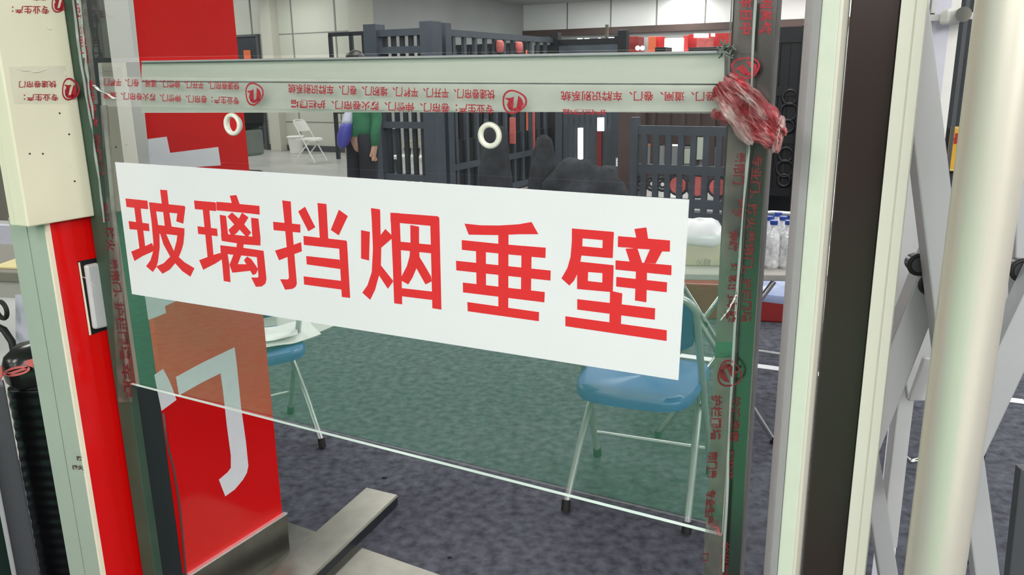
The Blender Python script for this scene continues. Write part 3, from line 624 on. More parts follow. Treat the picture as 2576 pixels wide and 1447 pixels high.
# ------------------------------------------------------------------ scissor gate right of the jamb
PG = lambda Y: Plane(at(2440, 723, Y), (-.12, -1, 0))
tG = thing('retractable_gate', 'grey aluminium scissor gate with round upright beside the jamb', 'gate', (at(2447, 723, .90)[0], .90, 0))
pg = PG(.90); c = pg.at(2447, 723); rad = 66 * np.linalg.norm(c - EYE) / 2075
part('round_upright', B().tube([(c[0], c[1], 0), (c[0], c[1], 2.4)], rad, 40), M['alu'], tG, smooth=40)
def bar(Y, p0, p1, wpx, th, m, name='lattice_bar', par=None, label=None):
    pl = PG(Y); a, d = np.array(p0, float) + [th * 180, 0], np.array(p1, float) + [th * 180, 0]; h = np.array([wpx / 2 - th * 60, 0])
    qs = [pl.at(*(a - h)), pl.at(*(a + h)), pl.at(*(d + h)), pl.at(*(d - h))]
    return part(name, B().slab(qs, pl.n, th), m, par or tG, bevel=.0025, label=label)
bar(1.02, (2291, 0), (2411, 1000), 86, .030, M['alu_paint']); bar(1.06, (2395, 565), (2142, 1200), 84, .036, M['alu_paint'])
bar(1.12, (2180, 1110), (2242, 1500), 50, .016, M['alu_paint']); bar(1.30, (2316, 640), (2232, 1380), 44, .03, M['alu_pale'], 'square_upright')
bar(1.02, (2650, 670), (2374, 1255), 100, .034, M['alu_paint']); bar(1.06, (2405, 880), (2488, 1500), 66, .024, M['alu_paint'])
bar(1.12, (2592, 120), (2590, 900), 84, .024, M['alu_paint']); bar(1.22, (2238, 420), (2330, 1010), 96, .014, M['alu_pale']); bar(1.26, (2322, 380), (2258, 800), 110, .012, M['alu_pale'])
bar(1.20, (2540, 560), (2440, 1000), 100, .012, M['alu_pale']); bar(1.22, (2585, 1180), (2550, 1500), 44, .02, M['pewter'], 'square_upright')
bar(1.16, (2340, 900), (2300, 1010), 34, .01, M['alu_pale'])
for px, py, r, Y in ((2312, 666, .0125, 1.055), (2338, 716, .0115, 1.056), (2572, 680, .0135, 1.055)):
    pl = PG(Y); c = pl.at(px, py); pv = part('pivot', B().torus(c, pl.n, r, .0032, 28, 10), M['rubber'], tG, smooth=True)
    part('pivot_cap', B().tube([c - pl.n * .02, c + pl.n * .002], r, 24), M['dkglass'], pv, smooth=40)

# ------------------------------------------------------------------ behind the scissor gate: rack, dark board, yellow sign
def vbar(b, px, py, wpx, Y, dep, z0, z1):
    c = at(px, py, Y); w = wpx * Y / F; d = c - EYE; d[2] = 0; d /= np.linalg.norm(d); s = np.array([d[1], -d[0], 0]); b.prism([c - s * w / 2, c + s * w / 2, c + s * w / 2 + d * dep, c - s * w / 2 + d * dep], z0, z1); return c
rk = thing('rack', 'white square-tube display rack with a cross bar behind the gate', 'rack', (at(2380, 200, 1.7)[0], 1.7, 0))
for px, wp in ((2386, 27), (2358, 34)):
    b = B(); vbar(b, px, 150, wp, 1.70, .04, 0, 2.2); part('upright', b, M['white'] if px > 2370 else M['lav'], rk)
b = B(); b.slab([Plane(at(2400, 38, 1.66), -EE).at(x, y) for x, y in ((2338, 37), (2470, 30), (2470, 46), (2338, 53))], -EE, .02); part('cross_bar', b, M['alu_pale'], rk)
b = B(); b.box(at(2391, 42, 1.655), (.03, .03, .03)); part('clamp', b, M['white'], rk, bevel=.006); b = B(); b.tube([at(2424, 36, 1.60), at(2424, 36, 1.66)], .014, 16); part('knob', b, M['chrome'], rk, smooth=40)
pbk = Plane(at(2430, 200, 2.3), -EE); zb0 = height_at(2380, 800, 2.3)
pp = [pbk.at(x, 100) for x in (2405, 2620)]; cc = (pp[0] + pp[1]) / 2
bd = thing('display_board', 'tall near-black display board behind the white rack', 'board', (cc[0], cc[1], 0))
part('panel', B().prism([pp[0], pp[1], pp[1] + EE * .04, pp[0] + EE * .04], zb0, 2.3), M['gate'], bd)
for x in (2510, 2600): q = pbk.at(x, 100); part('leg', B().prism([q + EE * .01, q + UU * .03 + EE * .01, q + UU * .03 + EE * .04, q + EE * .04], 0, zb0), M['gate_black'], bd)
b = B(); vbar(b, 2412, 200, 9, 2.2, .012, zb0, 2.2); part('edge_strip', b, M['pewter'], bd)
pyl = Plane(pbk.o - EE * .03, -EE); b = B(); b.slab([pyl.at(x, y) for x, y in ((2392, 318), (2520, 322), (2508, 434), (2378, 430))], -EE, .012)
ys = solo('sign', b, M['yellow'], 'yellow sign with dark red lettering half hidden behind the round upright', 'sign')
print_lines(ys, [('最', ((2395, 370), (2420, 372), (2424, 337), (2400, 335))), ('低', ((2424, 373), (2450, 375), (2454, 339), (2428, 337))), ('6', ((2406, 416), (2428, 418), (2432, 388), (2410, 386)))], lambda x, y: pyl.at(x, y, .001), M['sign_red'], .04, 'character')
b = B(); pln = Plane(pyl.o, pyl.n); 
for q in (((2394, 320), (2518, 324), (2517, 327), (2394, 323)), ((2381, 425), (2508, 430), (2508, 433), (2380, 428))): strip(b, q, pyl, .0008)
part('border', b, M['sand'], ys)

# ------------------------------------------------------------------ folding chairs
def chair_parts(root, seat_m, back_m, tube_m, caps=True):
    L = dict(parent=root, local=True)
    fr = []
    def up(t): return np.array([.215 - .020 * t, .22 - .385 * t, .012 + .70 * t])
    side = [up(t) for t in np.linspace(0, 1, 8)]; d = up(1) - up(0); d /= np.linalg.norm(d)
    top = side[-1]; arc = []
    for k in range(1, 7):
        t = k / 6 * math.pi / 2; arc.append(top + d * .075 * math.sin(t) + np.array([-1, 0, 0]) * .075 * (1 - math.cos(t)))
    half = side + arc; pts = half + [p * np.array([-1, 1, 1]) for p in half[::-1]]
    part('frame', B().tube(pts, .0125, 10), tube_m, smooth=50, **L)
    for s in (1, -1):
        part('rear_leg', B().tube([(s * .178, .15, .410), (s * .182, .11, .395), (s * .195, -.08, .19), (s * .203, -.22, .012)], .0125, 10), tube_m, smooth=50, **L)
    p = up(.16); part('stretcher', B().tube([p, p * np.array([-1, 1, 1])], .008, 8), tube_m, smooth=50, **L)
    q = np.array([.199, -.15, .10]); part('rear_stretcher', B().tube([q, q * np.array([-1, 1, 1])], .004, 8), tube_m, smooth=50, **L) if not caps else None
    if caps:
        for s in (1, -1):
            for y, dy in ((.22, 1), (-.22, -1)):
                x = s * (.215 if y > 0 else .203); part('foot_cap', B().tube([(x, y - dy * .010, .036), (x, y, .0)], [.0150, .0165], 12), M['rubber'], smooth=50, **L)
    def outline(k, z, droop=0.0):
        r = []
        for i in range(48):
            t = 2 * math.pi * i / 48; c, s = math.cos(t), math.sin(t); e = .42
            x = math.copysign(abs(c) ** e, c); y = math.copysign(abs(s) ** e, s)
            w = .203 + .010 * y; X = x * w * k; Y = -.004 + y * .208 * k
            r.append((X, Y, z + droop * (abs(y) ** 3) * (-1) + .006 * abs(x) ** 3))
        return r
    part('seat', B().rings([outline(.93, .405, .006), outline(1.0, .410, .012), outline(1.0, .432, .010), outline(.97, .443, .008), outline(.85, .440, .004), outline(.45, .434), outline(.05, .433)]), seat_m, smooth=60, **L)
    rows_f, rows_b = [], []
    for i in range(15):
        v = i / 14; t = .80 + .285 * v; hw = .185 * (1 if v < .75 else (1 - ((v - .75) / .25) ** 2 * .28)) * (1 if v > .2 else 1 - (.2 - v) ** 2 * 5); rf, rb = [], []
        for j in range(21):
            u = j / 20 * 2 - 1; c = up(t); p = np.array([u * hw, c[1] - .028 * (1 - u * u), c[2]])
            rf.append(p + np.array([0, .013, 0])); rb.append(p - np.array([0, .012, 0]))
        rows_f.append(rf); rows_b.append(rb)
    bb = B(); bb.grid(rows_f); bb.grid([r[::-1] for r in rows_b])
    rim = [r[0] for r in rows_f] + rows_f[-1][1:] + [r[-1] for r in rows_f[::-1]][1:] + rows_f[0][::-1][1:-1]
    rib = [r[0] for r in rows_b] + rows_b[-1][1:] + [r[-1] for r in rows_b[::-1]][1:] + rows_b[0][::-1][1:-1]
    n = len(rim); bb.add(rim + rib, [(i, (i + 1) % n, n + (i + 1) % n, n + i) for i in range(n)])
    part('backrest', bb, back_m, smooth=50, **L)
    return root
def chair_at(pos, heading, label, mats=None, group=None, scale=1.0, caps=True):
    h = np.array(heading, float); r = thing('folding_chair', label, 'chair', (pos[0], pos[1], .006), group, math.atan2(-h[0], h[1]))
    r.scale = (scale,) * 3
    return chair_parts(r, *(mats or (M['blue'], M['blue_dark'], M['tube'])), caps=caps)
fa, fb, fc, fd = on_floor(1420, 1285), on_floor(1710, 1360), on_floor(1515, 1157), on_floor(1788, 1176)
pos = (fa + fb + fc + fd) / 4; hd = (fc + fd - fa - fb); hd /= np.linalg.norm(hd); rt = (fb - fa) + (fd - fc); rt /= np.linalg.norm(rt); hd = hd + np.array([-rt[1], rt[0], 0]); hd /= np.linalg.norm(hd)
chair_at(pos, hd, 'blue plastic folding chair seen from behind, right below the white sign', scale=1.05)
foot = on_floor(812, 1128); hd = np.array([-.55, .83, 0]); hd /= np.linalg.norm(hd); rt = np.array([hd[1], -hd[0], 0])
pos2 = foot - rt * .203 + hd * .22
chair_at(pos2, hd, 'blue folding chair with white papers on it, half behind the red pillar')
def sheet_on(o, c, a, w, h, z, lift, m, label):
    rows = []; a = np.array(a, float); a /= np.linalg.norm(a); n = np.array([-a[1], a[0], 0])
    for i in range(14):
        u = i / 13; row = []
        for j in range(10):
            v = j / 9; p = c + a * (u - .5) * w + n * (v - .5) * h; row.append(p + ZZ * (z + lift * (max(0, u - .55) ** 2 * 2 + .12 * noise.noise((u * 4, v * 3, z * 40)))))
        rows.append(row)
    b = B(); b.grid(rows); b.grid([[p - ZZ * .0012 for p in r][::-1] for r in rows]); return solo('paper_sheet', b, m, label, 'paper', 'papers on the blue chair', smooth=True)
sheet_on(None, pos2 + rt * .10 - hd * .02, (rt * 1.0 - hd * .1), .34, .24, .458, .05, M['paper'], 'long white sheet lying across the blue chair beside the pillar')
sheet_on(None, pos2 + rt * .06 + hd * .02, (rt - hd * .35), .30, .20, .468, .04, M['paper'], 'curled white sheet on top of the paper on the blue chair')
sheet_on(None, pos2 - rt * .04 + hd * .05, (rt + hd * .3), .22, .16, .480, .02, M['paper'], 'small white sheet topmost and nearest the pillar on the blue chair')
chair_at(at(1968, 732, 4.0), (-.5, -.87), 'blue folding chair under the right end of the table by the jamb', (M['seat_sheen'], M['blue_dark'], M['tube']))
wp = on_floor(782, 409); chair_at(wp, (.95, -.30), 'white folding chair standing alone before the far cream wall', (M['white'],) * 3, scale=1.0, caps=False)

# ------------------------------------------------------------------ folding table with X legs, wrapped bottles and bagged carton
fl_, fr_ = on_floor(1656, 1103), on_floor(1944, 1112)
ax = (fr_ - fl_); ax[2] = 0; wd_ = np.linalg.norm(ax); ax /= wd_; bk = np.array([-ax[1], ax[0], 0]); mid = (fl_ + fr_) / 2
zt = height_at(1770, 703, mid[1]); tb_ = thing('folding_table', 'pale folding table with crossed chrome legs behind the blue chair', 'table', (mid[0], mid[1], 0))
c = mid + bk * .26
part('tabletop', B().box(c + ZZ * (zt + .014) + ax * .10, (wd_ + .55, .58, .026), ax, bk), M['table_edge'], tb_, bevel=.004)
for k, o_ in enumerate((0.0, .50)):
    for s in (1, -1):
        p0 = mid - ax * s * wd_ / 2 + bk * (o_ + .012 * s); p1 = mid + ax * s * wd_ * .42 + bk * (o_ + .012 * s)
        part('leg', B().tube([p0 + ZZ * .012, p1 + ZZ * (zt - .01)], .0115, 12), M['chrome'], tb_, smooth=50)
        part('leg_cap', B().tube([p0, p0 + ZZ * .03], .015, 10), M['rubber'], tb_, smooth=50)
    part('pivot', B().tube([mid + bk * (o_ - .03) + ZZ * zt * .52, mid + bk * (o_ + .03) + ZZ * zt * .52], .014, 12), M['gate_black'], tb_, smooth=50)
part('brace', B().tube([mid + bk * .0 + ZZ * zt * .5, mid + bk * .5 + ZZ * zt * .5], .008, 8), M['chrome'], tb_, smooth=50)
zt2 = zt + .027
def pm(px, off): t = at(px, 690, mid[1]); t = t - mid; return mid + ax * t.dot(ax) + bk * off
bx = pm(1772, .22); cb = thing('carton', 'kraft carton with a white plastic bag on top, on the folding table', 'carton', (bx[0], bx[1], zt2))
part('box', B().box(bx + ZZ * (zt2 + .055), (.20, .20, .11), ax, bk), M['card'], cb, bevel=.003)
pf = Plane(bx - bk * .1012, -bk); print_lines(cb, [('小心轻放', ((1751, 668), (1787, 670), (1789, 652), (1753, 650)))], lambda x, y: pf.at(x, y), M['ink'], 0, 'print_line')
rg = []
for k, (z, s) in enumerate(((.085, .108), (.11, .116), (.135, .104), (.158, .085), (.172, .055), (.180, .02))):
    rg.append([bx + ZZ * (zt2 + z + .012 * noise.noise((math.cos(2 * math.pi * i / 28) * 2, math.sin(2 * math.pi * i / 28) * 2, k * .7))) + (ax * math.copysign(abs(math.cos(2 * math.pi * i / 28)) ** .6, math.cos(2 * math.pi * i / 28)) + bk * math.copysign(abs(math.sin(2 * math.pi * i / 28)) ** .6, math.sin(2 * math.pi * i / 28))) * s * (1 + .06 * noise.noise((i * .8, k, 3))) for i in range(28)])
part('plastic_bag', B().rings(rg), M['plastic_bag'], cb, smooth=True)
for i in range(3):
    for j in range(3):
        c = pm(1912 + i * 37, .10 + j * .10)
        t = thing('water_bottle', ['front', 'middle', 'back'][j] + '-row clear water bottle, ' + ['first', 'second', 'third', 'fourth'][i] + ' from the taped post, in shrink wrap on the table', 'bottle', (c[0], c[1], zt2), 'wrapped water bottles on the table')
        part('body', B().rings([[c + ZZ * (zt2 + z) + (ax * math.cos(a) + bk * math.sin(a)) * r for a in np.linspace(0, 2 * math.pi, 14, endpoint=False)] for z, r in ((0, .028), (.008, .0315), (.05, .0315), (.055, .030), (.06, .0315), (.11, .0315), (.145, .026), (.165, .0145), (.178, .014))]), M['water'], t, smooth=60)
        part('cap', B().tube([c + ZZ * (zt2 + .178), c + ZZ * (zt2 + .195)], .016, 12), M['cap_blue'], t, smooth=50)
for k, (y0, y1, d_) in enumerate(((822, 760, 0), (752, 712, .35))):
    Yk = 4.85 + d_; a0, a1 = at(1640, y0, Yk + .1), at(2030, y0 + 18, Yk - .1)
    z0_ = 0 if k == 0 else .235; z1_ = .23 if k == 0 else .42
    dd = a1 - a0; dd[2] = 0; dd /= np.linalg.norm(dd); pn = np.array([-dd[1], dd[0], 0])
    solo('plinth', B().prism([a0, a1, a1 + pn * .5, a0 + pn * .5], z0_, z1_), M['red_deep'], ['lower deep red plinth on the carpet behind the folding table', 'upper deep red plinth stacked behind the folding table'][k], 'plinth', 'deep red plinths', bevel=.01)

# ------------------------------------------------------------------ iron gates and fences on show
def fence(name, label, cat, p0, p1, z0, z1, nb, m, mb=None, post=.07, bw=.03, rails=None, fill=None):
    p0, p1 = np.array(p0, float), np.array(p1, float); d = p1 - p0; L = np.linalg.norm(d); d /= L; n = np.array([-d[1], d[0], 0]); mid = (p0 + p1) / 2
    t = thing(name, label, cat, (mid[0], mid[1], 0))
    for p in (p0 + d * post / 2, p1 - d * post / 2): part('post', B().box(p + ZZ * (z1 + .06) / 2, (post, post, z1 + .06), d, n), m, t, bevel=.004)
    for z in (rails or (z0 + .04, z1 - .04)): part('rail', B().box(mid + ZZ * z, (L - 2 * post, post * .6, .07), d, n), m, t)
    for i in range(nb):
        u = post + (i + .5) / nb * (L - 2 * post); part('bar', B().box(p0 + d * u + ZZ * (z0 + z1) / 2, (bw, bw * .7, z1 - z0 - .08), d, n), mb or m, t)
    if fill:
        for (za, zb_, mf) in fill: part('infill_panel', B().box(mid + n * .02 + ZZ * (za + zb_) / 2, (L - 2 * post, .012, zb_ - za), d, n), mf, t)
    return t, d, n, mid
def hall_a(px, b_):                                   # position along the hall width seen at a pixel column, b_ metres deep
    r = ray(px, 300); return (EYE + r * ((b_ - EYE.dot(EE)) / r.dot(EE))).dot(UU)
G, GB, GK, GR = M['gate'], M['gate_blue'], M['gate_black'], M['gate_brown']
# gate with thick posts, square to the view
bb_ = 7.5; fence('iron_gate', 'dark grey iron gate with thick square posts beside the standing person', 'gate', ab(hall_a(938, bb_), bb_), ab(hall_a(1108, bb_), bb_), .12, 2.02, 5, GB, G, post=.17, bw=.05, rails=(.16, .42, 1.0, 1.80, 1.98))
# long fence running away from it
fence('iron_fence', 'long dark iron fence running back from the thick gate post', 'fence', ab(-5.0, 7.75), ab(-5.0, 13.2), .05, 2.02, 22, GB, GB, post=.12, bw=.055, rails=(.12, .5, 1.72, 1.98), fill=((.05, .80, GK),))
bb_ = 13.5; fence('iron_gate', 'black iron gate leaf standing deep behind the long fence', 'gate', ab(hall_a(1112, bb_), bb_), ab(hall_a(1330, bb_), bb_), .1, 2.1, 12, GK, GK, post=.12, bw=.10, fill=((.1, 1.0, GK), (1.0, 1.9, GK)))
bb_ = 10.6; fence('iron_gate', 'black iron gate leaf behind the right drilled hole', 'gate', ab(hall_a(1388, bb_), bb_), ab(hall_a(1575, bb_), bb_), .1, 2.02, 14, GK, GB, post=.12, bw=.07, fill=((.1, .9, G),), rails=(.14, .9, 1.6, 1.95))
bb_ = 9.0; fence('iron_fence', 'slate blue fence section left of the brown post', 'fence', ab(hall_a(1400, bb_), bb_), ab(hall_a(1562, bb_), bb_), .05, 1.45, 9, GB, GB, post=.09, bw=.05, rails=(.1, .5, 1.4))
bb_ = 8.6; pA_ = ab(hall_a(1585, bb_), bb_)
solo('post', B().box(pA_ + ZZ * .62, (.20, .20, 1.24), UU, EE).box(pA_ + ZZ * 1.25, (.24, .24, .03), UU, EE), GR, 'thick brown square post among the dark fences', 'post', bevel=.008)
bb_ = 9.2; fence('iron_gate', 'brown panelled gate leaf between brown post and taped steel post', 'gate', ab(hall_a(1606, bb_), bb_), ab(hall_a(1838, bb_), bb_), .3, 1.26, 5, GR, GR, post=.10, bw=.05, fill=((.72, 1.2, GR), (.3, .70, M['wall_dim'])))
# scroll fence with red medallions
bb_ = 6.2; a0_, a1_ = hall_a(1590, bb_), hall_a(1850, bb_); tf, d, n, mid = fence('scroll_fence', 'slate blue fence with scroll band and red medallions behind the sign corner', 'fence', ab(a0_, bb_), ab(a1_, bb_), .10, 1.12, 7, GB, GB, post=.06, bw=.045, rails=(.14, .42, .52, .78, 1.08))
for px, r_, red in ((1618, .055, 0), (1645, .05, 0), (1672, .05, 0), (1712, .075, 1), (1762, .085, 1), (1815, .075, 1)):
    c = ab(hall_a(px, bb_), bb_, height_at(px, 447, bb_ / ray(px, 447).dot(EE) * ray(px, 447)[1]) ); c[2] = .66
    part('ring', B().torus(c, EE, r_, .012, 24, 8), G, tf, smooth=True)
    if red: part('medallion', B().tube([c - EE * .006, c + EE * .006], r_ - .008, 24), M['red_soft'], tf, smooth=40)
    else: part('scroll', B().torus(c, EE, r_ * .5, .010, 20, 8), G, tf, smooth=True)
bb_ = 6.6; solo('plinth', B().prism([ab(hall_a(1560, bb_), bb_), ab(hall_a(1850, bb_), bb_), ab(hall_a(1850, bb_), bb_ + .5), ab(hall_a(1560, bb_), bb_ + .5)], 0, .30), G, 'low dark plinth under the scroll fence', 'plinth', bevel=.01)
# dark lumps shaped to imitate the viewer's reflection in the glass
def reflection_lump(px, py, Y, rx, rz, seed, label):
    c = at(px, py, Y); b = B(); rg = []; rz = max(rz, .2)
    for i in range(15):
        ph = -math.pi / 2 + math.pi * i / 14; row = []
        for j in range(26):
            th = 2 * math.pi * j / 26; dv_ = np.array([math.cos(ph) * math.cos(th), math.cos(ph) * math.sin(th), math.sin(ph)])
            k = 1 + .38 * noise.noise(tuple(dv_ * 1.6 + seed)) + .16 * noise.noise(tuple(dv_ * 4 + seed)); row.append(np.array([c[0], c[1], rz * 1.1]) + dv_ * np.array([rx, rx * .7, rz]) * k)
        rg.append(row)
    b.rings(rg); return solo('reflection_lump', b, M['reflection_lump'], label, 'reflection_lump', 'dark lumps imitating a reflection', smooth=True)
reflection_lump(1185, 450, 7.2, .40, .27, 3.0, 'broad dark lump imitating a reflection before the long iron fence')
reflection_lump(1245, 470, 7.75, .15, .50, 9.0, 'narrow upright dark lump imitating a reflection under the right drilled hole')
reflection_lump(1468, 470, 8.1, .38, .34, 14.0, 'dark lump imitating a reflection before the slate blue fence')
reflection_lump(1368, 470, 8.3, .14, .44, 21.0, 'thin dark lump imitating a reflection left of the slate blue fence')
# red and white upright things among the fences
def blade(name, px, wpx, y0, y1, bq_, m, label, cat, th=.03):
    b = B(); pl = Plane(ab(hall_a(px, bq_), bq_), -EE); b.slab([pl.at(px - wpx / 2, y0), pl.at(px + wpx / 2, y0), pl.at(px + wpx / 2, y1), pl.at(px - wpx / 2, y1)], -EE, th); return solo(name, b, m, label, cat, bevel=.004)
blade('banner', 1288, 14, 296, 362, 9.3, M['red_soft'], 'narrow coral red cloth hanging right of the drilled hole', 'banner')
blade('banner', 1336, 16, 268, 378, 9.95, M['red_soft'], 'coral red strip banner between the dark fence bars', 'banner')
blade('banner', 1507, 12, 330, 420, 8.955, M['red_deep'], 'deep red hanging cloth on the slate blue fence', 'banner')
blade('glow_strip', 1459, 12, 322, 428, 8.955, M['glow_white'], 'tall white strip, glow painted in, on the slate blue fence', 'lamp')  # white strips given a glow in the material
blade('glow_strip', 1510, 16, 296, 330, 8.925, M['glow_white'], 'short white strip, glow painted in, over the deep red cloth', 'lamp')
blade('glow_strip', 1553, 9, 396, 478, 8.955, M['glow_white'], 'white strip, glow painted in, beside the thick brown post', 'lamp')
blade('pale_board', 1762, 24, 346, 402, 9.145, M['mint'], 'pale pointed board behind the scroll fence', 'board')
blade('pale_board', 1728, 14, 376, 412, 9.145, M['mint'], 'small pale board left of the pointed board', 'board')
# white display tables glimpsed inside the thick gate
for k, (px, z, lb) in enumerate(((1030, .86, 'long white shelf seen inside the thick-posted gate'), (1034, .52, 'low white bench under the white shelf inside the gate'))):
    c = ab(hall_a(px, 9.2 - k * .6), 9.2 - k * .6); t = thing('shelf', lb, 'shelf', (c[0], c[1], 0))
    part('board', B().box(c + ZZ * z, (.62, .3, .035), UU, EE), M['white'], t)
    for s in (-.27, .27): part('leg', B().box(c + UU * s + ZZ * z / 2, (.03, .03, z), UU, EE), M['pewter'], t)
for k, px in enumerate((1022, 1044)):
    c = ab(hall_a(px, 8.55), 8.55); t = thing('potted_plant', ['left', 'right'][k] + ' small pale-flowered plant on the low white bench inside the gate', 'plant', (c[0], c[1], .54), 'plants inside the gate')
    part('pot', B().rings([[c + ZZ * (.54 + z) + (UU * math.cos(a) + EE * math.sin(a)) * r for a in np.linspace(0, 6.283, 12, endpoint=False)] for z, r in ((0, .035), (.10, .05))]), GK, t, smooth=50)
    b = B()
    for i in range(40):
        q = c + ZZ * .70 + np.array([random.gauss(0, .04), random.gauss(0, .04), random.gauss(0, .03)]); b.box(q, (.02, .004, .016), (random.random(), random.random() - .5, .2), (0, 1, 0), (.2, 0, 1))
    fo = part('foliage', b, M['sand'], t); fo['kind'] = 'stuff'
# tall dark gate seen between the right post and the jamb
bb_ = 7.3; fence('iron_gate', 'tall black ornamental gate seen between right post and jamb', 'gate', ab(hall_a(1895, bb_), bb_), ab(hall_a(2042, bb_), bb_), .45, 1.82, 3, GK, GK, post=.12, bw=.07, rails=(.5, .95, 1.35, 1.78))
tk = bpy.data.objects[COL.objects[-1].name]
c0_ = ab(hall_a(1985, bb_), bb_)
tkp = [o for o in COL.objects if o.type == 'EMPTY' and o.get('label', '').startswith('tall black ornamental')][0]
for z, r_ in ((1.30, .06), (1.18, .07), (1.06, .05), (.82, .06), (.70, .07), (.60, .05)):
    part('scroll', B().torus(c0_ - EE * .03 + ZZ * z, EE, r_, .014, 22, 8), GK, tkp, smooth=True); part('scroll', B().torus(c0_ + UU * .10 - EE * .03 + ZZ * (z - .05), EE, r_ * .7, .012, 22, 8), GK, tkp, smooth=True)
b = B(); bp = ab(hall_a(1962, 7.9), 7.9); b.box(bp + ZZ * .95, (.6, .04, 1.9), UU, EE); solo('display_board', b, GK, 'black board behind the ornamental gate by the jamb', 'board')

# ------------------------------------------------------------------ far booths under the transom
def booth(px0, px1, y0, b_, m, label, cat, name, z0=0.0, dep=.4):
    a0, a1 = hall_a(px0, b_), hall_a(px1, b_); z1 = (lambda p: p)((EYE + ray((px0 + px1) / 2, y0) * ((b_ - EYE.dot(EE)) / ray((px0 + px1) / 2, y0).dot(EE)))[2])
    return solo(name, B().prism(rect(a0, a1, b_, b_ + dep), z0, z1), m, label, cat, bevel=.01)
booth(1345, 1452, 112, 17.5, GK, 'black low booth left end under the far transom', 'booth', 'booth'); booth(1454, 1520, 98, 18.0, G, 'dark grey booth with lamps under the far transom', 'booth', 'booth')
booth(1524, 1562, 90, 17.6, M['cloth_dark'], 'navy booth wall left of the crimson booth', 'booth', 'booth'); booth(1563, 1600, 92, 17.3, M['red_deep'], 'crimson booth wall in the far row', 'booth', 'booth')
booth(1606, 1640, 95, 17.9, M['wall_dim'], 'grey booth wall right of the crimson booth', 'booth', 'booth')
booth(1625, 1644, 92, 17.2, M['orange'], 'narrow orange panel in the far row of booths', 'board', 'board', dep=.05)
booth(1645, 1665, 92, 17.3, M['banner'], 'red banner left of the bright white light box', 'banner', 'banner', dep=.05); booth(1665, 1710, 96, 17.0, M['glow_white'], 'bright white light box in the far row of booths', 'light box', 'glow_box', dep=.1)
booth(1711, 1724, 90, 17.3, M['banner'], 'narrow red banner right of the bright light box', 'banner', 'banner', dep=.05); booth(1724, 1858, 84, 17.4, M['banner'], 'wide red banner left of the right steel post, far back', 'banner', 'banner', dep=.05)
booth(1744, 1786, 96, 17.2, M['red_soft'], 'pink poster on the wide red banner', 'poster', 'poster', dep=.03)
bq = 17.1
for x0, x1, y0, y1, lb in ((1745, 1782, 84, 95, 'long white lit panel on top of the wide red banner'), (1788, 1798, 84, 92, 'small white lit panel right of the long one on the red banner'), (1530, 1544, 93, 106, 'white square on the navy booth wall'), (1563, 1581, 97, 105, 'white label on the crimson booth wall'), (1452, 1464, 96, 108, 'white square left on the dark booth'), (1470, 1481, 96, 108, 'second white square on the dark booth')):
    q = [EYE + ray(x, y) * ((bq - EYE.dot(EE)) / ray(x, y).dot(EE)) for x, y in ((x0, y0), (x1, y0), (x1, y1), (x0, y1))]; solo('glow_box', B().slab(q, -EE, .03), M['glow_white'], lb, 'light panel')  # white squares and label given a glow of their own
for px, py in ((1476, 121), (1495, 122), (1508, 101), (1522, 120), (1604, 121), (1616, 121)):
    c = EYE + ray(px, py) * ((16.9 - EYE.dot(EE)) / ray(px, py).dot(EE)); solo('globe_lamp', B().rings([[c + np.array([math.cos(a) * math.cos(p), math.sin(a) * math.cos(p), math.sin(p)]) * .05 for a in np.linspace(0, 6.283, 14, endpoint=False)] for p in np.linspace(-1.5, 1.5, 9)]), M['glow_white'], 'round white globe lamp in the far dark booth row', 'lamp', 'globe lamps in the far booth row', smooth=True)
booth(1725, 1850, 118, 14.0, GK, 'low black counter before the wide red banner', 'counter', 'counter'); booth(1642, 1668, 119, 14.5, GK, 'short black counter left of the bright light box', 'counter', 'counter')
for b_, lb in ((8.95, 'red lantern over the long fence, left one'), (9.45, 'red lantern over the long fence, right one')):
    c = ab(-4.93, b_, 1.86); solo('lantern', B().rings([[c + ZZ * z + (UU * math.cos(a) + EE * math.sin(a)) * r for a in np.linspace(0, 6.283, 14, endpoint=False)] for z, r in ((-.07, .03), (-.05, .045), (0, .05), (.05, .045), (.07, .03))]), M['red_soft'], lb, 'lantern', 'red lanterns on the long fence', smooth=True)
c = ab(hall_a(1332, 13.2), 13.2); solo('board', B().box(c + ZZ * .98, (.12, .06, 1.96), UU, EE), M['orange'], 'orange-red figure board at the far end of the long fence', 'board', bevel=.02)
pol = at(1526, 120, 16.0); solo('pole', B().box(np.array([pol[0], pol[1], height_at(1526, 62, 16.0) / 2]), (.05, .05, height_at(1526, 62, 16.0)), UU, EE), M['taupe'], 'thin grey pole rising above the far booths', 'pole')
# open dark window frame leaning by the far-left wall
bw_ = 12.4; a0_, a1_ = hall_a(842, bw_), hall_a(930, bw_); wt = height_at(842, 83, 12.4 / .883 * 1.09); t = thing('window_frame', 'dark window frame standing before the far cream wall behind the person', 'frame', ab((a0_ + a1_) / 2, bw_))
for z in (wt, wt - .50, .9): part('rail', B().box(ab((a0_ + a1_) / 2, bw_, z), (a1_ - a0_, .05, .07), UU, EE), G, t)
for a_ in (a0_ + .03, (a0_ + a1_) / 2 + .1, a1_ - .03): part('stile', B().box(ab(a_, bw_, (wt + 0) / 2), (.07, .05, wt), UU, EE), G, t)
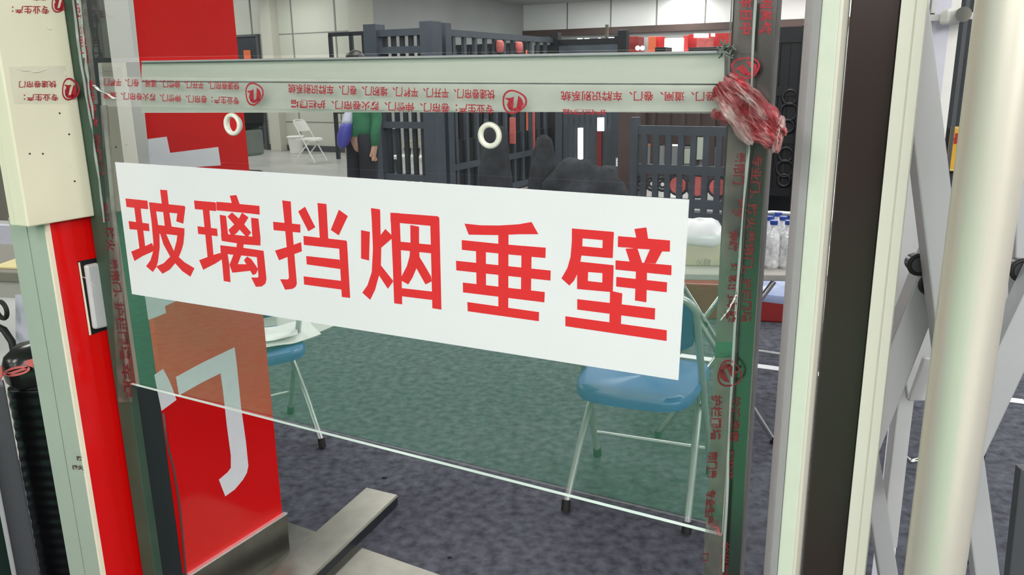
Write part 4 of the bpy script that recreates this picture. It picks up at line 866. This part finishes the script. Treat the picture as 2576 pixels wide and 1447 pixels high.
# black high stool, bucket, draped stool
c = on_floor(705, 372); c = np.array([c[0], c[1], 0]); t = thing('stool', 'black high-backed stool silhouette against the far cream wall', 'stool', c)
part('backrest', B().box(c - UU * .18 + ZZ * 1.0, (.10, .3, .75), UU, EE), GK, t, bevel=.02); part('seat', B().box(c + ZZ * .62, (.42, .36, .08), UU, EE), GK, t, bevel=.02)
for s in (-.17, .17):
    for q in (-.14, .14): part('leg', B().box(c + UU * s + EE * q + ZZ * .30, (.06, .05, .60), UU, EE), GK, t)
c = on_floor(852, 372); c = ab(c.dot(UU), BL - .5); t = thing('bucket', 'white bucket on a stand right of the white chair, by the wall', 'bucket', c)
part('tub', B().rings([[c + ZZ * z + (UU * math.cos(a) + EE * math.sin(a)) * r for a in np.linspace(0, 6.283, 18, endpoint=False)] for z, r in ((0, .13), (.34, .17))]), M['white'], t, smooth=50); part('brim', B().torus(c + ZZ * .34, ZZ, .17, .02, 24, 8, up=UU), M['white'], t, smooth=True)
Yd = 5.2; c = at(588, 400, Yd); c = np.array([c[0], c[1], 0]); t = thing('draped_stand', 'stand with black cushion and grey-green drape right of the red pillar top', 'stand', c)
part('black_base', B().box(c + ZZ * .47, (.26, .26, .94), UU, EE), M['cloth_dark'], t, bevel=.02)
part('drape', B().box(c + ZZ * (height_at(630, 325, Yd) + height_at(630, 392, Yd)) / 2, (.28, .28, height_at(630, 325, Yd) - height_at(630, 392, Yd)), UU, EE), M['draped'], t, bevel=.02)
zc_ = height_at(630, 323, Yd); part('cushion', B().box(c + UU * .01 + ZZ * (zc_ + .075), (.31, .30, .15), UU, EE), M['bag_black'], t, bevel=.035)

# ------------------------------------------------------------------ person in a green vest with a blue bag
def person(px, Y, fx):
    foot = at(px, 300, Y); foot[2] = 0; fw = np.array(fx, float); fw /= np.linalg.norm(fw); sd = np.array([fw[1], -fw[0], 0]); P3 = lambda s, f, z: foot + sd * s + fw * f + ZZ * z
    t = thing('person', 'person in green vest and dark trousers holding a blue bag', 'person', foot)
    J_ = {'pel': (0, 0, .93, .115), 'bel': (0, 0, 1.10, .12), 'chest': (0, .0, 1.32, .13), 'neck': (0, .01, 1.50, .055), 'chin': (0, .03, 1.56, .062), 'head': (0, .03, 1.64, .085), 'crown': (0, .02, 1.70, .07)}
    ed = [('pel', 'bel'), ('bel', 'chest'), ('chest', 'neck'), ('neck', 'chin'), ('chin', 'head'), ('head', 'crown')]
    for s, k in ((1, 'r'), (-1, 'l')):
        J_.update({'hip' + k: (s * .09, 0, .88, .085), 'kn' + k: (s * .10, .03, .49, .058), 'an' + k: (s * .11, -.01, .09, .04), 'to' + k: (s * .12, .15, .035, .035), 'sh' + k: (s * .14, 0, 1.42, .052), 'el' + k: (s * .185, -.04, 1.14, .040), 'wr' + k: (s * .185, .0, .90, .030), 'ha' + k: (s * .185, .02, .82, .034)})
        ed += [('pel', 'hip' + k), ('hip' + k, 'kn' + k), ('kn' + k, 'an' + k), ('an' + k, 'to' + k), ('chest', 'sh' + k), ('sh' + k, 'el' + k), ('el' + k, 'wr' + k), ('wr' + k, 'ha' + k)]
        for q in range(4):
            J_['f%d%s' % (q, k)] = (s * .185, -.01 + .018 * q, .73 - .006 * (q == 1), .009); ed.append(('ha' + k, 'f%d%s' % (q, k)))
        J_['th' + k] = (s * .17, .06, .77, .010); ed.append(('ha' + k, 'th' + k))
    ks = list(J_); me = bpy.data.meshes.new('body'); me.from_pydata([tuple(P3(*J_[k][:3]) - foot) for k in ks], [(ks.index(a), ks.index(b)) for a, b in ed], [])
    o = bpy.data.objects.new('body', me); COL.objects.link(o); o.parent = t; me.materials.append(M['skin'])
    sk = o.modifiers.new('skin', 'SKIN'); 
    for i, k in enumerate(ks): me.skin_vertices[0].data[i].radius = (J_[k][3],) * 2
    me.skin_vertices[0].data[0].use_root = True; sk.use_smooth_shade = True; ss = o.modifiers.new('sub', 'SUBSURF'); ss.levels = ss.render_levels = 2
    def loft(name, secs, m, par=t):
        rg = [[P3(cx + rx * math.cos(a), cy + ry * math.sin(a), z) for a in np.linspace(0, 2 * math.pi, 22, endpoint=False)] for cx, cy, z, rx, ry in secs]
        return part(name, B().rings(rg), m, par, smooth=True)
    loft('vest', [(0, 0, .965, .165, .13), (0, 0, 1.05, .16, .125), (0, 0, 1.15, .165, .125), (0, 0, 1.35, .175, .13), (0, 0, 1.45, .15, .10), (0, .01, 1.50, .08, .075)], M['vest'])
    for s in (1, -1):
        loft('trouser_leg', [(s * .085, 0, .985, .085, .115), (s * .09, 0, .80, .085, .105), (s * .10, .025, .50, .075, .085), (s * .11, 0, .12, .062, .075), (s * .11, 0, .05, .064, .078)], M['cloth_dark'])
        loft('sleeve', [(s * .135, 0, 1.45, .065, .07), (s * .165, -.02, 1.30, .056, .06), (s * .185, -.04, 1.14, .05, .055), (s * .187, -.01, 1.02, .046, .05), (s * .186, .0, .88, .042, .045)], M['vest'])
        loft('shoe', [(s * .115, .04, .0, .048, .13), (s * .115, .045, .04, .048, .13), (s * .112, .02, .075, .042, .085), (s * .11, 0, .10, .04, .05)], M['rubber'])
    rg = []
    for i in range(9):
        ph = -.15 + i / 8 * 1.70; rg.append([P3(.096 * math.cos(ph) * math.cos(a), .015 + .108 * math.cos(ph) * math.sin(a) - (.012 if math.sin(a) > 0 and i < 4 else 0), 1.655 + .115 * math.sin(ph) + (.05 if math.sin(a) > .3 and i < 3 else 0)) for a in np.linspace(0, 2 * math.pi, 24, endpoint=False)])
    part('hair', B().rings(rg), M['hair'], t, smooth=True)
    for s in (1, -1):
        b = B(); b.rings([[P3(s * .093 + .008 * math.cos(a), .02 + .016 * math.sin(a), 1.625 + z) for a in np.linspace(0, 2 * math.pi, 10, endpoint=False)] for z in (-.03, 0, .03)]); part('ear', b, M['skin'], t, smooth=True)
        c = P3(s * .033, .112, 1.64); b = B(); b.rings([[c + np.array([math.cos(a) * math.cos(p), math.sin(a) * math.cos(p), math.sin(p)]) * .011 for a in np.linspace(0, 6.283, 10, endpoint=False)] for p in np.linspace(-1.5, 1.5, 7)]); part('eye', b, M['hair'], t, smooth=True)
    part('nose', B().rings([[P3(r * math.cos(a), .118 + .5 * r + r * math.sin(a), z) for a in np.linspace(0, 6.283, 8, endpoint=False)] for z, r in ((1.595, .014), (1.61, .015), (1.645, .006))]), M['skin'], t, smooth=True)
    part('mouth', B().box(P3(0, .112, 1.575), (.045, .012, .008), sd, fw), M['red_deep'], t)
    return t, P3
tp_, P3 = person(907, 8.0, (-.62, -.78, 0))
cb_ = P3(-.0, .0, 0) + at(866, 320, 7.9) - at(907, 320, 8.0) ; cb_[2] = 0
rg = [[cb_ + np.array([.07 * k * math.cos(a) + .25 * (z - 1.0), .10 * k * math.sin(a), z]) for a in np.linspace(0, 2 * math.pi, 18, endpoint=False)] for z, k in ((.86, .4), (.89, .8), (.97, 1.0), (1.06, .9), (1.09, .8))]
bg = thing('bag', 'violet-blue and white carrier bag held by the person in green', 'bag', (cb_[0], cb_[1], .86)); part('lower_bag', B().rings(rg), M['bag_blue'], bg, smooth=True)
rg = [[cb_ + np.array([  .07 * k * math.cos(a) + .25 * (z - 1.0), .09 * k * math.sin(a), z]) for a in np.linspace(0, 2 * math.pi, 18, endpoint=False)] for z, k in ((1.085, .8), (1.12, .75), (1.18, .6), (1.24, .3))]
part('upper_bag', B().rings(rg), M['bag_white'], bg, smooth=True)

# ------------------------------------------------------------------ far left, beyond the sage frame
lw = at(-60, 600, 6.2); solo('display_board', B().prism([at(-420, 600, 6.6), at(70, 600, 6.0), at(70, 600, 6.0) + EE * .06, at(-420, 600, 6.6) + EE * .06], 0, height_at(10, 560, 6.2)), M['lav'], 'lavender-white board far left behind the table', 'board')
solo('display_board', B().prism([at(-420, 400, 6.9), at(90, 400, 6.4), at(90, 400, 6.4) + EE * .06, at(-420, 400, 6.9) + EE * .06], height_at(10, 555, 6.5), height_at(10, 330, 6.5)), M['taupe'], 'grey-brown board above the lavender board, far left', 'board')
Yt = 2.75; c = at(10, 690, Yt); zt3 = height_at(60, 690, Yt); t = thing('table', 'grey-brown table left of the sage frame', 'table', (c[0], c[1], 0))
e0, e1 = at(-330, 690, Yt + .15), at(112, 690, Yt); dd = e1 - e0; dd[2] = 0; dd /= np.linalg.norm(dd); pn = np.array([-dd[1], dd[0], 0]); e0[2] = e1[2] = 0
part('tabletop', B().prism([e0, e1, e1 + pn * .45, e0 + pn * .45], zt3 - .035, zt3), M['taupe'], t, bevel=.004); part('apron', B().prism([e0 + pn * .02, e1 + pn * .02 - dd * .02, e1 + pn * .05 - dd * .02, e0 + pn * .05], zt3 - .10, zt3 - .036), M['table_edge'], t)
for p in (e0 + dd * .03 + pn * .06, e1 - dd * .05 + pn * .06, e0 + dd * .03 + pn * .4, e1 - dd * .05 + pn * .4): part('leg', B().box(p + ZZ * (zt3 - .036) / 2, (.035, .035, zt3 - .036), dd, pn), M['taupe'], t)
solo('paper_sheet', B().prism([e1 - dd * .26 + pn * .05, e1 - dd * .05 + pn * .05, e1 - dd * .07 + pn * .28, e1 - dd * .3 + pn * .28], zt3 + .0005, zt3 + .006), M['sand'], 'yellowish paper lying on the grey-brown table', 'paper')
pl = Plane(at(60, 800, 2.70), -EE); solo('cloth', B().slab([pl.at(x, y) for x, y in ((38, 742), (90, 742), (118, 870), (40, 893))], -EE, .01), M['lav'], 'pale sheet hanging below the grey-brown table edge', 'cloth')
cr = pl.at(4, 780, .05); solo('cable_coil', B().torus(cr, EE, .030, .008, 26, 8), M['rubber'], 'black cable coil hanging under the grey-brown table', 'cable', smooth=True)
b = B(); b.tube([pl.at(x, y, .04) for x, y in ((-20, 815), (10, 830), (30, 860), (38, 900), (50, 960))], .012, 10); solo('cable', b, M['rubber'], 'thick black cable curving down beside the pale sheet', 'cable', smooth=True)
# black bellows column with a black bag on it, grey and green boards
Yb = 2.0; fl0, fr0 = at(40, 1200, Yb), at(178, 1200, Yb); fl0[2] = fr0[2] = 0; dd = (fr0 - fl0); wB = np.linalg.norm(dd); dd /= wB; pn = np.array([-dd[1], dd[0], 0]); cB = (fl0 + fr0) / 2 + pn * wB / 2; zB = height_at(70, 985, Yb)
rg = []; nz = int(zB / .0025)
for i in range(nz + 1):
    z = zB * i / nz; row = []
    for j in range(48):
        a = 2 * math.pi * j / 48; c_, s_ = math.cos(a), math.sin(a); sag = z + .010 * math.cos(2 * a) + .006 * noise.noise((a, z * 8, 1)); k = 1 + .011 * math.sin(sag / .030 * 2 * math.pi) + .02 * noise.noise((c_ * 2, s_ * 2, z * 30))
        row.append(cB + (dd * math.copysign(abs(c_) ** .5, c_) + pn * math.copysign(abs(s_) ** .5, s_)) * wB / 2 * k + ZZ * z)
    rg.append(row)
solo('bellows', B().rings(rg), M['bellows'], 'black ribbed bellows column standing left of the sage frame', 'bellows', smooth=True)
bt = thing('bag', 'black glossy bag with a pinkish red printed mark on the bellows column', 'bag', (cB[0], cB[1], zB)); rg = []
for z, k in ((.002, 1.0), (.02, 1.18), (.06, 1.22), (.085, 1.1), (.105, .8), (.112, .1)):
    rg.append([cB + (dd * math.cos(a) + pn * math.sin(a)) * wB / 2 * k * (1 + .08 * noise.noise((math.cos(a) * 2, math.sin(a) * 2, z * 12))) + ZZ * (zB + z) for a in np.linspace(0, 2 * math.pi, 36, endpoint=False)])
part('sack', B().rings(rg), M['bag_black'], bt, smooth=True)
pbg = Plane(cB - pn * wB * .60, -pn); b = B()
for q in range(24):
    pass
rim = [pbg.at(42 + 34 * math.cos(a), 934 - 12 * math.sin(a) - .18 * 34 * math.cos(a), .004) for a in np.linspace(0, 6.283, 30, endpoint=False)]; rin = [pbg.at(42 + 26 * math.cos(a), 934 - 6 * math.sin(a) - .18 * 26 * math.cos(a), .004) for a in np.linspace(0, 6.283, 30, endpoint=False)]
b.add(rim + rin, [(i, (i + 1) % 30, 30 + (i + 1) % 30, 30 + i) for i in range(30)]); b.add([pbg.at(x, y, .004) for x, y in ((14, 940), (40, 932), (72, 922), (66, 930), (42, 938), (20, 945))], [(0, 1, 2, 3, 4, 5)]); b.add([pbg.at(x, y, .004) for x, y in ((58, 915), (70, 906), (84, 902), (84, 925), (74, 922))], [(0, 1, 2, 3, 4)])
part('printed_mark', b, M['red_soft'], bt)
solo('red_tag', B().slab([pbg.at(x, y, .03) for x, y in ((-12, 915), (4, 925), (6, 945), (-2, 962), (-14, 960))], -pn, .004), M['red_soft'], 'red tag at the left picture edge beside the black bag', 'tag')
b = B(); vbar(b, 24, 1230, 66, 1.93, .05, 0, height_at(5, 975, 1.93)); solo('post', b, M['pewter'], 'grey square post left of the bellows column', 'post', bevel=.003)
b = B(); vbar(b, -6, 1230, 12, 1.90, .03, 0, height_at(-20, 1100, 1.9)); solo('post', b, M['alu_paint'], 'slim pale metal post at the lower left picture edge', 'post', bevel=.003)
b = B(); vbar(b, -60, 1300, 110, 2.1, .04, 0, height_at(-40, 1130, 2.1)); solo('board', b, M['green_dark'], 'dark green board in the lower left corner', 'board')
# chrome foot of a stand on the carpet beyond the scissor gate
f_ = on_floor(2266, 1192); st = thing('stand', 'chrome bent-tube stand foot on the carpet beyond the scissor gate', 'stand', f_)
part('foot_cap', B().tube([f_, f_ + ZZ * .035], [.016, .014], 12), M['rubber'], st, smooth=50)
part('bent_tube', B().tube([f_ + ZZ * h_ + UU * u_ + EE * e_ for u_, e_, h_ in ((-.02, .03, .55), (-.012, .04, .20), (.0, .045, .06), (.03, .05, .035), (.06, .06, .045), (.12, .10, .075))], .010, 10), M['chrome'], st, smooth=50)
part('short_leg', B().tube([f_ + ZZ * .03, f_ + UU * .0 + EE * .045 + ZZ * .062], .009, 10), M['chrome'], st, smooth=50)
SC.cycles.use_denoising = True
